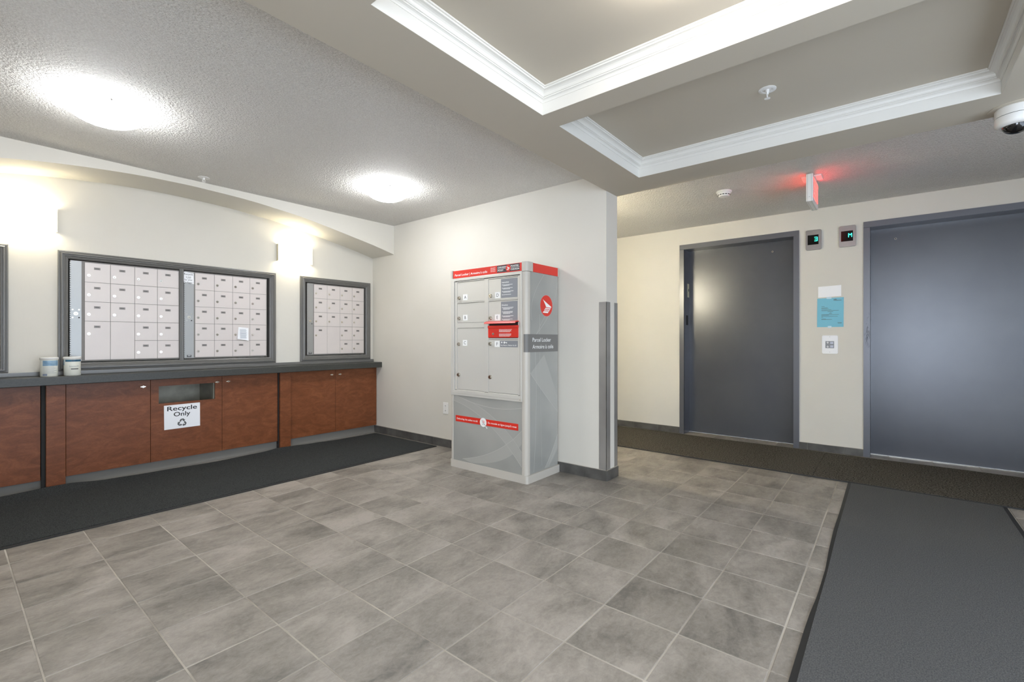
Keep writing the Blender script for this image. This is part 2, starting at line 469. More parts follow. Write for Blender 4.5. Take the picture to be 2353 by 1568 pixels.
# ------------------------------------------------------------------ walls
frames = [(-1.190, 0.384), (0.636, 1.478), (-2.288, -1.439)]       # outer u extents of the three mailbox frames
FZ0, FZ1 = 0.867, 1.767
holes = [(a + 0.045, b - 0.045, FZ0 + 0.045, FZ1 - 0.045) for a, b in frames]
wb = wall_cells(MB(), FM, XL - 0.1, XW + 0.185, 0.80, 2.5, holes, 0.0, -0.15)
FM.box(wb, XL - 0.1, XW + 0.185, -0.02, 0.85, -0.42, -0.5)
FM.box(wb, XL - 0.1, XW + 0.185, 0.80, 2.5, -0.14, -0.17); FM.box(wb, XL - 0.1, XW + 0.185, 0.80, 0.86, -0.10, -0.5)  # rear backing added to seal out light behind the mailboxes
FM.box(wb, XL - 0.12, XL - 0.08, -0.02, 2.5, 0.0, -0.5); FM.box(wb, XW + 0.15, XW + 0.19, -0.02, 2.5, 0.0, -0.5)  # end caps added against light leaking in behind the cabinets
struct('wall_back', wb, 'wall', 'cream wall with the mailboxes set into it')
wr = MB().box(XW, XP, YS, 4.6, -0.02, 2.5)
struct('wall_right', wr, 'wall', 'cream partition behind the parcel locker')
wl = MB().box(XL - 0.1, XL, YS, YM + 0.1, -0.02, 2.5)
struct('wall_left', wl, 'wall', 'cream left wall of the mail alcove')
D1, D2 = (-0.681, 0.521), (1.038, 2.32)      # u extents (u = -y) of the lift door frames
we = wall_cells(MB(), FE, -Y1, -Y0, -0.02, 2.5,
                [(D1[0] + 0.04, D1[1] - 0.04, -0.02, 2.155), (D2[0] + 0.04, D2[1] - 0.04, -0.02, 2.155)], 0.0, -0.14)
struct('wall_far', we, 'wall', 'cream wall with the two lift doors')
ent = Face('X', X0)
wn = MB()
wall_cells(wn, Face('Y', Y0), X0, 4.1, -0.02, 2.5, [(-3.2, 1.3, 0.05, 2.2)], 0.0, -0.1)  # wide opening added to let the front fill light in
wn.box(XP, 4.1, Y1, Y1 + 0.1, -0.02, 2.5)
wn.box(X0, XL - 0.05, YS, YS + 0.1, -0.02, 2.5)
struct('wall_near', wn, 'wall', 'cream walls closing the lobby behind the camera')
ww = wall_cells(MB(), ent, -YS - 0.1, -Y0, -0.02, 2.5, [(0.93, 2.47, 0.02, 2.2)], 0.0, 0.1)
struct('wall_entrance', ww, 'wall', 'cream wall around the glass entrance')
gw = MB()
for a, b, c, d in ((0.93, 0.98, 0.02, 2.2), (1.67, 1.73, 0.02, 2.2), (2.42, 2.47, 0.02, 2.2), (0.93, 2.47, 0.02, 0.12), (0.93, 2.47, 2.14, 2.2)):
    ent.box(gw, a, b, c, d, 0.02, 0.07)
for a in (-3.2, -2.1, -0.98, 0.14, 1.25): gw.box(a, a + 0.05, Y0 - 0.07, Y0 - 0.02, 0.05, 2.2)  # mullions of the added shop-front opening
gw.box(-3.2, 1.3, Y0 - 0.07, Y0 - 0.02, 0.05, 0.12); gw.box(-3.2, 1.3, Y0 - 0.07, Y0 - 0.02, 2.13, 2.2)
struct('window_1', gw, 'steel', 'glazed entrance frame and added shop-front mullions behind the camera')

# ceilings
ce = MB()
ce.box(XL - 0.1, XW + 0.01, YS - 0.01, YM + 0.12, ZC, ZC + 0.12)
ce.box(XP - 0.01, 4.1, Y0 - 0.1, Y1 + 0.1, ZC, ZC + 0.12)
struct('ceiling', ce, 'ceiling', 'stippled off-white ceiling')
TR = [(-0.805, 0.215), (0.370, 1.400)]; TY0, TY1 = -1.635, 0.163
dc = MB()
holes = [(a, b, TY0, TY1) for a, b in TR]
us = sorted({X0 - 0.1, XP} | {v for h in TR for v in h}); ys = sorted({Y0 - 0.1, YS, TY0, TY1})
for a, b in zip(us[:-1], us[1:]):
    for c, d in zip(ys[:-1], ys[1:]):
        if any(h[0] < (a + b) / 2 < h[1] and h[2] < (c + d) / 2 < h[3] for h in holes): continue
        dc.box(a, b, c, d, ZS, ZC + 0.1)
for a, b in TR: dc.box(a - 0.001, b + 0.001, TY0 - 0.001, TY1 + 0.001, ZT, ZC + 0.1)
struct('ceiling_dropped', dc, 'taupe', 'taupe dropped ceiling with two recessed trays')
cp = [(0.0, ZS + 0.0006), (0.0012, ZS + 0.0006), (0.0012, ZS + 0.0575), (0.0004, ZS + 0.0580), (0.0004, ZS + 0.0595), (0.003, ZS + 0.060), (0.0045, ZS + 0.066), (0.008, ZS + 0.071), (0.013, ZS + 0.0735), (0.0175, ZS + 0.0738),
      (0.0180, ZS + 0.0785), (0.0165, ZS + 0.0790), (0.0165, ZS + 0.0805), (0.0200, ZS + 0.0810), (0.0208, ZS + 0.0880), (0.0235, ZS + 0.0945), (0.0290, ZS + 0.1000), (0.0360, ZS + 0.1030), (0.0450, ZS + 0.1038),
      (0.0455, ZS + 0.1105), (0.0515, ZS + 0.1110), (0.052, ZT + 0.0005), (0.0, ZT + 0.0005)]
for k, (a, b) in enumerate(TR):
    struct('trim_%d' % (k + 1), sweep_tray(MB(), a, b, TY0, TY1, cp), 'crown', 'white crown moulding around the ceiling recess')

# arched bulkhead above the mailboxes
arch = [(-2.33, 2.075), (-1.9, 2.18), (-1.5, 2.258), (-1.25, 2.298), (-1.0, 2.325), (-0.75, 2.342), (-0.5, 2.347), (-0.3, 2.343), (0, 2.329), (0.4, 2.287), (0.65, 2.247), (0.94, 2.193), (1.25, 2.133), (1.52, 2.070)]
def smooth_curve(pts, n=6):
    out = []
    for i in range(len(pts) - 1):
        p0 = pts[max(i - 1, 0)]; p1 = pts[i]; p2 = pts[i + 1]; p3 = pts[min(i + 2, len(pts) - 1)]
        for k in range(n):
            t = k / n
            out.append(tuple(0.5 * ((2 * p1[j]) + (-p0[j] + p2[j]) * t + (2 * p0[j] - 5 * p1[j] + 4 * p2[j] - p3[j]) * t * t + (-p0[j] + 3 * p1[j] - 3 * p2[j] + p3[j]) * t ** 3) for j in (0, 1)))
    return out + [pts[-1]]
ar = smooth_curve(arch)
poly = [(x, 3.167, z) for x, z in ar] + [(1.52, 3.167, 2.45), (-2.33, 3.167, 2.45)]
bk = MB().prism(poly, (0, YM + 0.01 - 3.167, 0))
struct('wall_bulkhead', bk, 'wall', 'cream bulkhead with a shallow arched underside', smooth=True)

# ------------------------------------------------------------------ baseboards made of tiles
def baseboard(name, segs, label):
    root = MB(); tiles = []
    for (x0, y0), (x1, y1), (nx, ny), first, h in segs:
        L = math.hypot(x1 - x0, y1 - y0); ux, uy = (x1 - x0) / L, (y1 - y0) / L
        def bx(m, a, b, z0, z1, t):
            xs = sorted((x0 + ux * a, x0 + ux * b, x0 + ux * a + nx * t, x0 + ux * b + nx * t))
            yy = sorted((y0 + uy * a, y0 + uy * b, y0 + uy * a + ny * t, y0 + uy * b + ny * t))
            return m.box(xs[0], xs[-1], yy[0], yy[-1], z0, z1)
        bx(root, 0, L, 0, h, 0.009)
        a = 0.0; b = first
        while a < L - 0.01:
            b = min(b, L)
            m = MB(); bx(m, a + 0.0015, b - 0.0015, 0.002, h - 0.0015, 0.014); tiles.append(m)
            a = b; b = a + T
    o = struct(name, root, 'grout', label)
    for m in tiles: m.build('base_tile', 'base_tile', o, bevel=0.0012)
baseboard('baseboard_right', [((XW, YM - 0.05), (XW, YS - 0.012), (-1, 0), 0.12, 0.083), ((XW - 0.012, YS), (XP, YS), (0, -1), 0.4, 0.083)], 'charcoal tile skirting along the locker wall and partition end')
baseboard('baseboard_far', [((XE, 4.5), (XE, -D1[0]), (-1, 0), 0.2, 0.075), ((XE, -D1[1]), (XE, -D2[0]), (-1, 0), 0.07, 0.07)], 'charcoal tile skirting along the lift wall')

# ------------------------------------------------------------------ mailbox frames and cabinets
fp = [(0, 0), (0, 0.018), (0.003, 0.022), (0.009, 0.023), (0.012, 0.020), (0.0135, 0.020), (0.015, 0.030), (0.019, 0.033), (0.024, 0.033), (0.027, 0.028), (0.0285, 0.025), (0.031, 0.025), (0.034, 0.027), (0.038, 0.026), (0.0405, 0.020), (0.042, 0.017), (0.0455, 0.018), (0.049, 0.017), (0.051, 0.011), (0.057, 0.008), (0.057, -0.045), (0.050, -0.045), (0.050, 0)]
for k, (a, b) in enumerate(frames):
    struct('trim_%d' % (k + 3), sweep_frame(MB(), FM, a, b, FZ0, FZ1, fp), 'frame',
           ['grey moulded frame around the wide bank of mailboxes', 'grey moulded frame around the narrow bank of mailboxes near the corner', 'grey moulded frame cut off at the left edge of the photo'][k])

FD = Face('Y', 3.585)     # plane of the mailbox doors
K = 4.809 / 4.794
def ku(u): return CAMX + (u - CAMX) * K
def kz(z): return CAMZ + (z - CAMZ) * K
DOORW, DOORH = 0.1525, 0.1508

def lock_mb(face, u, z, r=0.0105, d=0.004):
    m = MB(); c = face.p(u, z, 0)
    face.disc(m, u, z, r, 0, d * 0.6, 0, 20); face.disc(m, u, z, r * 0.72, d * 0.6, d, 0, 20)
    face.box(m, u - 0.0012, u + 0.0012, z - r * 0.55, z + r * 0.2, d, d + 0.0004, 1)
    return m

F0 = Face('Y', 0.0)
door_proto = {}
def mail_door(root, u, z, h, numbered):
    """u,z = lower left corner; the door front stands 2 mm proud of the cabinet"""
    key = (round(h, 3), numbered)
    if key not in door_proto:
        m = MB(); F0.box(m, 0.0013, DOORW - 0.0013, 0.0013, h - 0.0013, 0, 0.003)
        o = m.build('door', 'box_door', root, bevel=0.0008)
        kids = []
        if numbered:
            kids.append(lock_mb(F0, 0.024, h - 0.098).build('lock', ['chrome', 'ink'], o, loc=(0, -0.003, 0)))
            pm = MB(); F0.box(pm, 0.054, 0.092, h - 0.052, h - 0.034, 0.003, 0.0038)
            for q in range(3): F0.box(pm, 0.062 + q * 0.0075, 0.0675 + q * 0.0075, h - 0.047, h - 0.039, 0.0038, 0.0041, 1)
            kids.append(pm.build('number_plate', ['plate', 'ink_grey'], o))
        door_proto[key] = (o, kids)
    else:
        src, ks = door_proto[key]
        o = src.copy(); C.objects.link(o); o.parent = root
        for q in ks:
            c = q.copy(); C.objects.link(c); c.parent = o
    o.location = (u, FD.c, z)
    return o

def mail_bank(label, u_strip0, u_strip1, u_doors, double_cols, card=False, latch=False):
    root = thing('mailbox_cabinet', label, 'mailboxes', (0, 0, 0), 'banks of numbered mailboxes in the wall')
    cols = u_doors; z1 = kz(1.694); z0 = z1 - 5 * DOORH
    b = MB(); FD.box(b, ku(u_strip0), cols[-1] + DOORW + 0.006, z0 - 0.008, z1 + 0.008, -0.10, 0)
    b.build('body', 'box_body', root)
    s = MB(); FD.box(s, ku(u_strip0) + 0.004, ku(u_strip1), z0 - 0.004, z1 + 0.006, 0, 0.003)
    st = s.build('hinge_strip', 'box_strip', root, bevel=0.0008)
    # piano hinge knuckles
    h = MB(); n = 46
    for i in range(n):
        a = z0 + (z1 - z0) * i / n
        FD.box(h, ku(u_strip0) - 0.002, ku(u_strip0) + 0.0045, a, a + (z1 - z0) / n * 0.62, 0, 0.005)
    h.build('hinge_knuckles', 'box_strip', st)
    uc = (ku(u_strip0) + ku(u_strip1)) / 2
    lock_mb(FD, uc, kz(1.298), 0.013, 0.006).build('lock', ['chrome', 'ink'], st)
    for du, dz in ((-0.018, 0.030), (0.018, 0.030), (-0.018, -0.030), (0.018, -0.030)):
        m = MB(); FD.disc(m, uc + du, kz(1.298) + dz, 0.005, 0.003, 0.0042)
        m.build('screw', 'chrome' if not (dz < 0 and du > 0) else 'ink', st)
    if latch:
        m = MB(); FD.box(m, uc - 0.016, uc + 0.016, z0 + 0.004, z0 + 0.022, 0.003, 0.004); FD.box(m, uc - 0.011, uc + 0.011, z0 + 0.010, z0 + 0.020, 0.004, 0.005, 1)
        m.build('maker_plate', ['ink', 'box_strip'], st)
    for i, u in enumerate(cols):
        for j in range(5):
            z = z1 - (j + 1) * DOORH
            if i in double_cols:
                if j == 4: continue
                if j == 3:
                    mail_door(root, u, z - DOORH, 2 * DOORH, i == 0); continue
            mail_door(root, u, z, DOORH, True)
    return root

def cols_from(u0): return [ku(u0) + i * DOORW for i in range(4)]
mail_bank('left half of the wide mailbox bank, with two tall lower doors', -1.124, -1.059, cols_from(-1.042), (0, 1))
mail_bank('right half of the wide mailbox bank, all doors small and square', -0.395, -0.322, cols_from(-0.314), (), latch=True)
mail_bank('separate mailbox bank next to the room corner', 0.708, 0.776, cols_from(0.783), (0, 1), latch=True)
# bar dividing the two halves of the wide bank
m = MB(); FD.box(m, ku(-0.432), ku(-0.402), FZ0 + 0.05, FZ1 - 0.05, -0.01, 0.016); FD.box(m, ku(-0.423), ku(-0.411), FZ0 + 0.05, FZ1 - 0.05, 0.016, 0.022)
struct('trim_6', m, 'frame', 'grey upright bar between the two halves of the wide mailbox bank', bevel=0.001)

# notes stuck on the mailboxes
def paper(name, face, pts, d, mats, label, cat, draw=None, curl=0.0):
    m = MB()
    (a, b, c, e) = pts      # TL, TR, BR, BL in (u, z)
    n = 8; vs = []
    for i in range(n + 1):
        t = i / n
        for k in range(n + 1):
            s = k / n
            u = (a[0] * (1 - s) + b[0] * s) * (1 - t) + (e[0] * (1 - s) + c[0] * s) * t
            z = (a[1] * (1 - s) + b[1] * s) * (1 - t) + (e[1] * (1 - s) + c[1] * s) * t
            vs.append(face.p(u, z, d + curl * (t ** 2) * (0.4 + 0.6 * s)))
    m.add(vs, [(i * (n + 1) + k, i * (n + 1) + k + 1, (i + 1) * (n + 1) + k + 1, (i + 1) * (n + 1) + k) for i in range(n) for k in range(n)])
    if draw: draw(m)
    o = m.build(name, mats, fix=False)
    return tag(o, label, cat)
def draw_card(m):
    for k, (t, w_) in enumerate((('Recycle', 0.066), ('is not', 0.038), ('for your', 0.060), ('Garbage !', 0.072))):
        text(m, FD, t, ku(-0.364), kz(1.668) - k * 0.0245, 0.022, 0.0058, 1, width=w_, align='CENTER')
    FD.box(m, ku(-0.378), ku(-0.348), kz(1.6395), kz(1.638), 0.0056, 0.006, 1)
paper('note_card', FD, [(ku(-0.406), kz(1.696)), (ku(-0.324), kz(1.686)), (ku(-0.322), kz(1.592)), (ku(-0.403), kz(1.597))], 0.0052, ['paper', 'ink'],
      'handwritten white card taped at the top of the middle strip', 'note', draw_card)
def draw_slip(m):
    for k in range(9):
        a = random.uniform(0.0, 0.01)
        FD.box(m, ku(0.048) + a * 0.3, ku(0.112) - a, kz(1.196) - k * 0.010, kz(1.193) - k * 0.010, 0.0072 + 0.0016 * k, 0.0076 + 0.0016 * k, 1)
paper('note_slip', FD, [(ku(0.040), kz(1.219)), (ku(0.128), kz(1.211)), (ku(0.124), kz(1.090)), (ku(0.028), kz(1.106))], 0.006, ['paper', 'can_ink'],
      'white printed slip stuck crookedly on a mailbox door of the right half', 'note', draw_slip, curl=0.015)

# ------------------------------------------------------------------ counter, cabinets
root = thing('counter', 'long charcoal counter shelf below the mailboxes', 'counter', (-0.4, 3.47, 0.778))
CT0, CT1, CF = 0.775, 0.836, 3.391
m = MB().box(XL, XW, CF, YM - 0.001, CT0, CT1); m.build('worktop', 'counter', root, bevel=0.004)
rebase(root)
struct('trim_7', MB().box(XL, XW, YM - 0.022, YM - 0.001, CT1 + 0.0005, 0.866), 'frame', 'grey ledge strip between the counter and the wall', bevel=0.002)

FC = Face('Y', 3.494)
def cab_lock(parent, u, z):
    m = MB()
    FC.disc(m, u, z, 0.0085, 0, 0.008); FC.disc(m, u, z, 0.006, 0.008, 0.011, 0, 16); FC.disc(m, u, z, 0.0026, 0.011, 0.0113, 1, 12)
    FC.box(m, u - 0.017, u + 0.017, z - 0.0035, z + 0.0035, 0, 0.003)
    m.build('lock', ['chrome', 'ink'], parent, smooth=False)
def cab_door(root, u0, u1, lock_u, slot=None):
    m = MB(); z0, z1 = 0.090, 0.774
    if slot: wall_cells(m, FC, u0 + 0.0015, u1 - 0.0015, z0, z1, [slot], -0.016, 0)
    else: FC.box(m, u0 + 0.0015, u1 - 0.0015, z0, z1, -0.016, 0)
    d = m.build('door', 'cab', root, bevel=0 if slot else 0.0012)
    if lock_u is not None: cab_lock(d, lock_u, 0.716)
    return d
def cabinet(label, u0, u1, doors, slotted=None):
    root = thing('base_cabinet', label, 'cabinet', ((u0 + u1) / 2, 3.6, 0), 'veneered base cabinets under the counter')
    b = MB(); t = 0.016
    FC.box(b, u0, u0 + t, 0.092, 0.774, -0.40, -0.017); FC.box(b, u1 - t, u1, 0.092, 0.774, -0.40, -0.017)
    FC.box(b, u0, u1, 0.092, 0.108, -0.40, -0.017); FC.box(b, u0, u1, 0.092, 0.774, -0.41, -0.40)
    FC.box(b, u0, u1, 0.765, 0.774, -0.40, -0.017)
    b.build('carcass', 'cab', root)
    k = MB(); FC.box(k, u0, u1, 0.0, 0.092, -0.06, -0.036); FC.box(k, u0, u1, 0.0, 0.014, -0.036, -0.028)
    k.build('toe_kick', 'toekick', root, bevel=0.001)
    if u1 < 1: m = MB(); FC.box(m, doors[-1][1] + 0.002, u1 + 0.105, 0.0, 0.774, -0.016, 0.002); m.build('gap_shade_strip', 'dark_gap', root)  # near-black strip paints the shade in the gap beside the pilaster
    for a, b_, l in doors: cab_door(root, a, b_, l, slotted if slotted and a < slotted[0] < b_ else None)
    rebase(root)
    return root
SLOT = (-0.595, -0.180, 0.566, 0.711)
cabinet('wide three-door cabinet with the paper slot, between the two pilasters', -1.156, 0.378, [(-1.156, -0.650, -0.699), (-0.650, -0.124, -0.164), (-0.124, 0.371, -0.074)], SLOT)
cabinet('two-door cabinet next to the room corner', 0.490, 1.515, [(0.490, 0.991, 0.945), (0.991, 1.515, 1.043)])
cabinet('cabinet at the left edge, cut off by the photo', -2.325, -1.264, [(-2.325, -1.79, -1.85), (-1.79, -1.286, -1.735)])
for k, (a, b, lb) in enumerate(((-1.262, -1.160, 'flat veneered pilaster standing proud, left of the wide cabinet'), (0.382, 0.487, 'flat veneered pilaster standing proud, right of the wide cabinet'))):
    m = MB(); FC.box(m, a, b, 0.0, 0.7745, 0.004, 0.030)
    pl = m.build('pilaster', 'cab', bevel=0.0015); tag(pl, lb, 'pilaster', 'cabinet pilasters')

# bin behind the slot
root = thing('recycling_bin', 'dull metal bin seen through the slot of the recycling cabinet', 'bin', (-0.39, 3.70, 0.11))
m = MB()
for (x0, x1, y0, y1) in ((-0.62, -0.61, 3.52, 3.88), (-0.186, -0.176, 3.52, 3.88), (-0.62, -0.176, 3.87, 3.88), (-0.62, -0.176, 3.515, 3.525)):
    m.box(x0, x1, y0, y1, 0.11, 0.755 if y0 > 3.516 else 0.55)
m.box(-0.62, -0.176, 3.515, 3.88, 0.109, 0.12)
m.build('bin_shell', 'slot_metal', root)
rebase(root)

# recycle sign
root = thing('recycling_sign', 'white sign reading Recycle Only with a grey arrow symbol, under the slot', 'sign', (-0.428, 3.49, 0.34))
m = MB(); FC.poly(m, [(-0.558, 0.341), (-0.298, 0.343), (-0.299, 0.547), (-0.560, 0.545)], 0.0005, 0.003); m.build('plate', 'paper', root)
m = MB()
text(m, FC, 'Recycle', -0.430, 0.497, 0.052, 0.0034, 0, width=0.216, align='CENTER', bold=0.012)
text(m, FC, 'Only', -0.432, 0.447, 0.052, 0.0034, 0, width=0.120, align='CENTER', bold=0.012)
m.build('lettering', 'ink', root)
m = MB(); cu, cz, R1 = -0.432, 0.388, 0.032
for k in range(3):
    a0 = math.radians(90 + 120 * k)
    def pt(x, y, a=a0 - PI / 2):
        return (cu + x * math.cos(a) - y * math.sin(a), cz + x * math.sin(a) + y * math.cos(a))
    # folded arrow: slanted band over the corner, then a shaft ending in a head
    FC.poly(m, [pt(-0.020, 0.012), pt(-0.011, 0.031), pt(0.004, 0.034), pt(-0.009, 0.008)], 0.0034, 0.0037)
    FC.poly(m, [pt(-0.006, 0.033), pt(0.010, 0.034), pt(0.017, 0.024), pt(0.0225, 0.027), pt(0.017, 0.011), pt(0.001, 0.014), pt(0.006, 0.017), pt(0.003, 0.022)], 0.0037, 0.004)
m.build('recycling_symbol', 'ink_grey', root)
rebase(root)

# ------------------------------------------------------------------ formula cans on the counter
def can(x, y, label, front):
    root = thing('formula_can', label, 'can', (x, y, CT1), 'formula cans on the counter')
    r = 0.047
    b = [(r - 0.003, 0.0), (r, 0.004), (r, 0.118), (r - 0.002, 0.122)]
    MB().lathe(b, n=48).build('body', 'can_white', root, smooth=True)
    MB().lathe([(r + 0.001, 0.120), (r + 0.003, 0.123), (r + 0.003, 0.135), (r, 0.138), (0.01, 0.138)], n=48).build('lid', 'white_plastic', root, smooth=True)
    def band(a0, a1, z0, z1, name, mt, rr=0.0006):
        m = MB(); n = 16; vs = []
        for i in range(n + 1):
            a = a0 + (a1 - a0) * i / n
            for z in (z0, z1): vs.append(((r + rr) * math.cos(a), (r + rr) * math.sin(a), z))
        m.add(vs, [(2 * i, 2 * i + 2, 2 * i + 3, 2 * i + 1) for i in range(n)])
        m.build(name, mt, root, smooth=True, fix=False)
    vd = math.atan2(CAMY - y, CAMX - x)      # direction the printed side turns to
    if front:
        band(vd - 0.9, vd + 1.35, 0.103, 0.117, 'blue_stripe', 'can_teal')
        band(vd - 1.45, vd - 1.05, 0.078, 0.117, 'side_panel', 'can_blue')
        m = MB(); mm = bend_text('Extensive HA', r + 0.0009, vd + 0.25, 0.066, 0.011, 1.15); m.v, m.f, m.m = mm.v, mm.f, mm.m
        m.build('lettering', 'can_ink', root, fix=False)
        band(vd - 0.15, vd + 0.75, 0.046, 0.053, 'text_stripe', 'ink_grey')
    else:
        band(vd - 0.75, vd + 1.2, 0.077, 0.115, 'blue_stripe', 'can_blue')
        for k in range(6): band(vd - 0.7, vd + random.uniform(0.5, 1.0), 0.068 - k * 0.0085, 0.0695 - k * 0.0085, 'text_line', 'can_ink')
        band(vd - 0.75, vd - 0.2, 0.006, 0.021, 'barcode', 'can_ink')
def bend_text(body, rad, ang, z, size, span):
    c = bpy.data.curves.new('t', 'FONT'); c.body = body; c.resolution_u = 2
    o = bpy.data.objects.new('t', c); C.objects.link(o)
    me = bpy.data.meshes.new_from_object(o)
    xs = [v.co.x for v in me.vertices]; W = max(xs) - min(xs)
    m = MB()
    m.add([(rad * math.cos(ang + ((v.co.x - min(xs)) / W - 0.5) * span), rad * math.sin(ang + ((v.co.x - min(xs)) / W - 0.5) * span), z + v.co.y * size) for v in me.vertices],
          [tuple(p.vertices) for p in me.polygons])
    bpy.data.objects.remove(o); bpy.data.meshes.remove(me); bpy.data.curves.remove(c)
    return m
can(-1.246, 3.468, 'white and pale blue can turned to its small print, left of the pair', False)
can(-1.124, 3.468, 'white can with a teal stripe and product lettering, right of the pair', True)

# ------------------------------------------------------------------ wall outlet
def small_plate(name, face, u0, u1, z0, z1, label, cat, mt='white_plastic', d=0.006):
    root = thing(name, label, cat, face.p((u0 + u1) / 2, z0, 0))
    m = MB(); face.box(m, u0, u1, z0, z1, 0, d); m.build('cover_plate', mt, root, bevel=0.002)
    return root
root = small_plate('wall_outlet', FW, -2.337, -2.262, 0.338, 0.455, 'white electrical outlet low on the wall left of the parcel locker', 'outlet')
for z in (0.372, 0.421):
    m = MB(); FW.box(m, -2.315, -2.284, z - 0.014, z + 0.014, 0.006, 0.0075)
    s = m.build('socket', 'white_plastic', root, bevel=0.001)
    m = MB(); FW.box(m, -2.307, -2.304, z - 0.004, z + 0.008, 0.0075, 0.0078); FW.box(m, -2.295, -2.292, z - 0.004, z + 0.008, 0.0075, 0.0078); FW.disc(m, -2.2995, z - 0.009, 0.002, 0.0075, 0.0078, 0, 10)
    m.build('slots', 'ink', s)
m = MB(); FW.disc(m, -2.2995, 0.3965, 0.002, 0.006, 0.0072, 0, 10); m.build('screw', 'nub', root)
rebase(root)

# ------------------------------------------------------------------ steel corner guards
gz0, gz1, gt = 0.085, 1.395, 0.0025
m = MB().box(XW - gt, XW, YS - gt, YS + 0.062, gz0, gz1).box(XW - gt, XW + 0.062, YS - gt, YS, gz0, gz1)
tag(m.build('corner_guard', 'steel', bevel=0), 'brushed steel corner guard on the near corner of the partition', 'corner guard', 'steel guards on the partition end')
m = MB().box(XP - 0.052, XP + gt, YS - gt, YS, gz0, gz1).box(XP, XP + gt, YS - gt, YS + 0.062, gz0, gz1)
tag(m.build('corner_guard', 'steel', bevel=0), 'brushed steel corner guard on the lift-side corner of the partition', 'corner guard', 'steel guards on the partition end')

# ------------------------------------------------------------------ parcel locker
LX, LXB, LY0, LY1 = 1.062, 1.500, 0.912, 1.742       # front, back, right side, left side
root = thing('parcel_locker', 'tall grey parcel locker with red top band against the cream wall', 'locker', ((LX + LXB) / 2, 1.33, 0))
FL = Face('X', LX); FS = Face('Y', LY0)
def rounded_rect(x0, x1, y0, y1, r, n=6, corners=(0, 1, 2, 3)):
    pts = []
    for k, (cx_, cy_, a0) in enumerate(((x0, y0, PI), (x1, y0, 1.5 * PI), (x1, y1, 0), (x0, y1, 0.5 * PI))):
        rr = r if k in corners else 0.002
        ox = cx_ + (rr if cx_ == x0 else -rr); oy = cy_ + (rr if cy_ == y0 else -rr)
        for i in range(n + 1):
            a = a0 + (PI / 2) * i / n; pts.append((ox + rr * math.cos(a), oy + rr * math.sin(a)))
    return pts
m = MB().prism([(x, y, 0.0) for x, y in rounded_rect(LX - 0.003, LXB + 0.002, LY0 - 0.008, LY1 + 0.012, 0.022, corners=(0, 3))], (0, 0, 0.062)); m.build('plinth', 'locker_post', root)
m = MB().box(LX + 0.03, LXB, LY0 + 0.012, LY1 - 0.012, 0.06, 1.69); m.build('carcass', 'locker', root)
# rounded front posts
for y0_, y1_ in ((LY0, LY0 + 0.045), (LY1 - 0.030, LY1)):
    rr = rounded_rect(LX, LX + 0.045, y0_, y1_, 0.026 if y0_ == LY0 else 0.015, corners=(0,) if y0_ == LY0 else (3,))
    m = MB().prism([(x, y, 0.062) for x, y in rr], (0, 0, 1.622 - 0.062)); m.build('corner_post', 'locker_post', root, smooth=True)
    rr = rounded_rect(LX - 0.004, LX + 0.075 if y0_ == LY0 else LX + 0.045, y0_ - (0.006 if y0_ == LY0 else -0.006), y1_ + (0.0 if y0_ == LY0 else 0.004), 0.026 if y0_ == LY0 else 0.012, corners=(0,) if y0_ == LY0 else (3,))
    m = MB().prism([(x, y, 1.624) for x, y in rr], (0, 0, 0.073)); m.build('post_cap', 'locker_post', root, smooth=True)
m = MB().box(LX + 0.045, LXB - 0.004, LY0 + 0.006, LY0 + 0.012, 0.062, 1.622)
side = m.build('side_panel', 'swirl', root)
# pale arcs printed on the side
FSS = Face('Y', LY0 + 0.006)
def arc(p0, p1, p2, n=18):
    return [((1 - t) ** 2 * p0[0] + 2 * t * (1 - t) * p1[0] + t * t * p2[0], (1 - t) ** 2 * p0[1] + 2 * t * (1 - t) * p1[1] + t * t * p2[1]) for t in [i / n for i in range(n + 1)]]
def ribbon(mb, face, c0, c1, d, mi):
    n = len(c0)
    vs = [face.p(u, z, d) for u, z in c0] + [face.p(u, z, d) for u, z in c1]
    mb.add(vs, [(i, i + 1, n + i + 1, n + i) for i in range(n - 1)], mi)
m = MB()
for A, w_, d_ in ((arc((1.30, 1.62), (1.08, 1.40), (1.14, 1.25)), 0.003, .0004), (arc((1.49, 1.58), (1.46, 1.30), (1.10, 1.08)), 0.0035, .0005), (arc((1.11, 0.85), (1.30, 0.66), (1.495, 0.50)), 0.004, .0006),
             (arc((1.17, 1.14), (1.22, 0.6), (1.16, 0.07)), 0.004, .0007), (arc((1.24, 1.30), (1.24, 0.7), (1.27, 0.10)), 0.0025, .0008), (arc((1.31, 0.07), (1.42, 0.18), (1.495, 0.32)), 0.005, .0009),
             (arc((1.37, 0.09), (1.43, 0.15), (1.495, 0.24)), 0.004, .001), (arc((1.12, 1.02), (1.22, 1.19), (1.32, 1.30)), 0.003, .0011)):
    a_ = MB(); FSS.stroke(a_, A, w_, 0.0002, d_); a_.build('printed_arc', 'veil', side, fix=False)
m = MB(); ribbon(m, FSS, arc((1.12, 0.84), (1.30, 0.66), (1.495, 0.50)), arc((1.30, 0.98), (1.40, 0.80), (1.495, 0.62)), 0.00025, 0); m.build('printed_veil', 'veil_soft', side, fix=False); m = MB()
ribbon(m, FSS, arc((1.31, 0.07), (1.42, 0.18), (1.495, 0.32)), arc((1.37, 0.07), (1.45, 0.14), (1.495, 0.20)), 0.00035, 0)
m.build('printed_veil', 'veil_soft', side, fix=False)
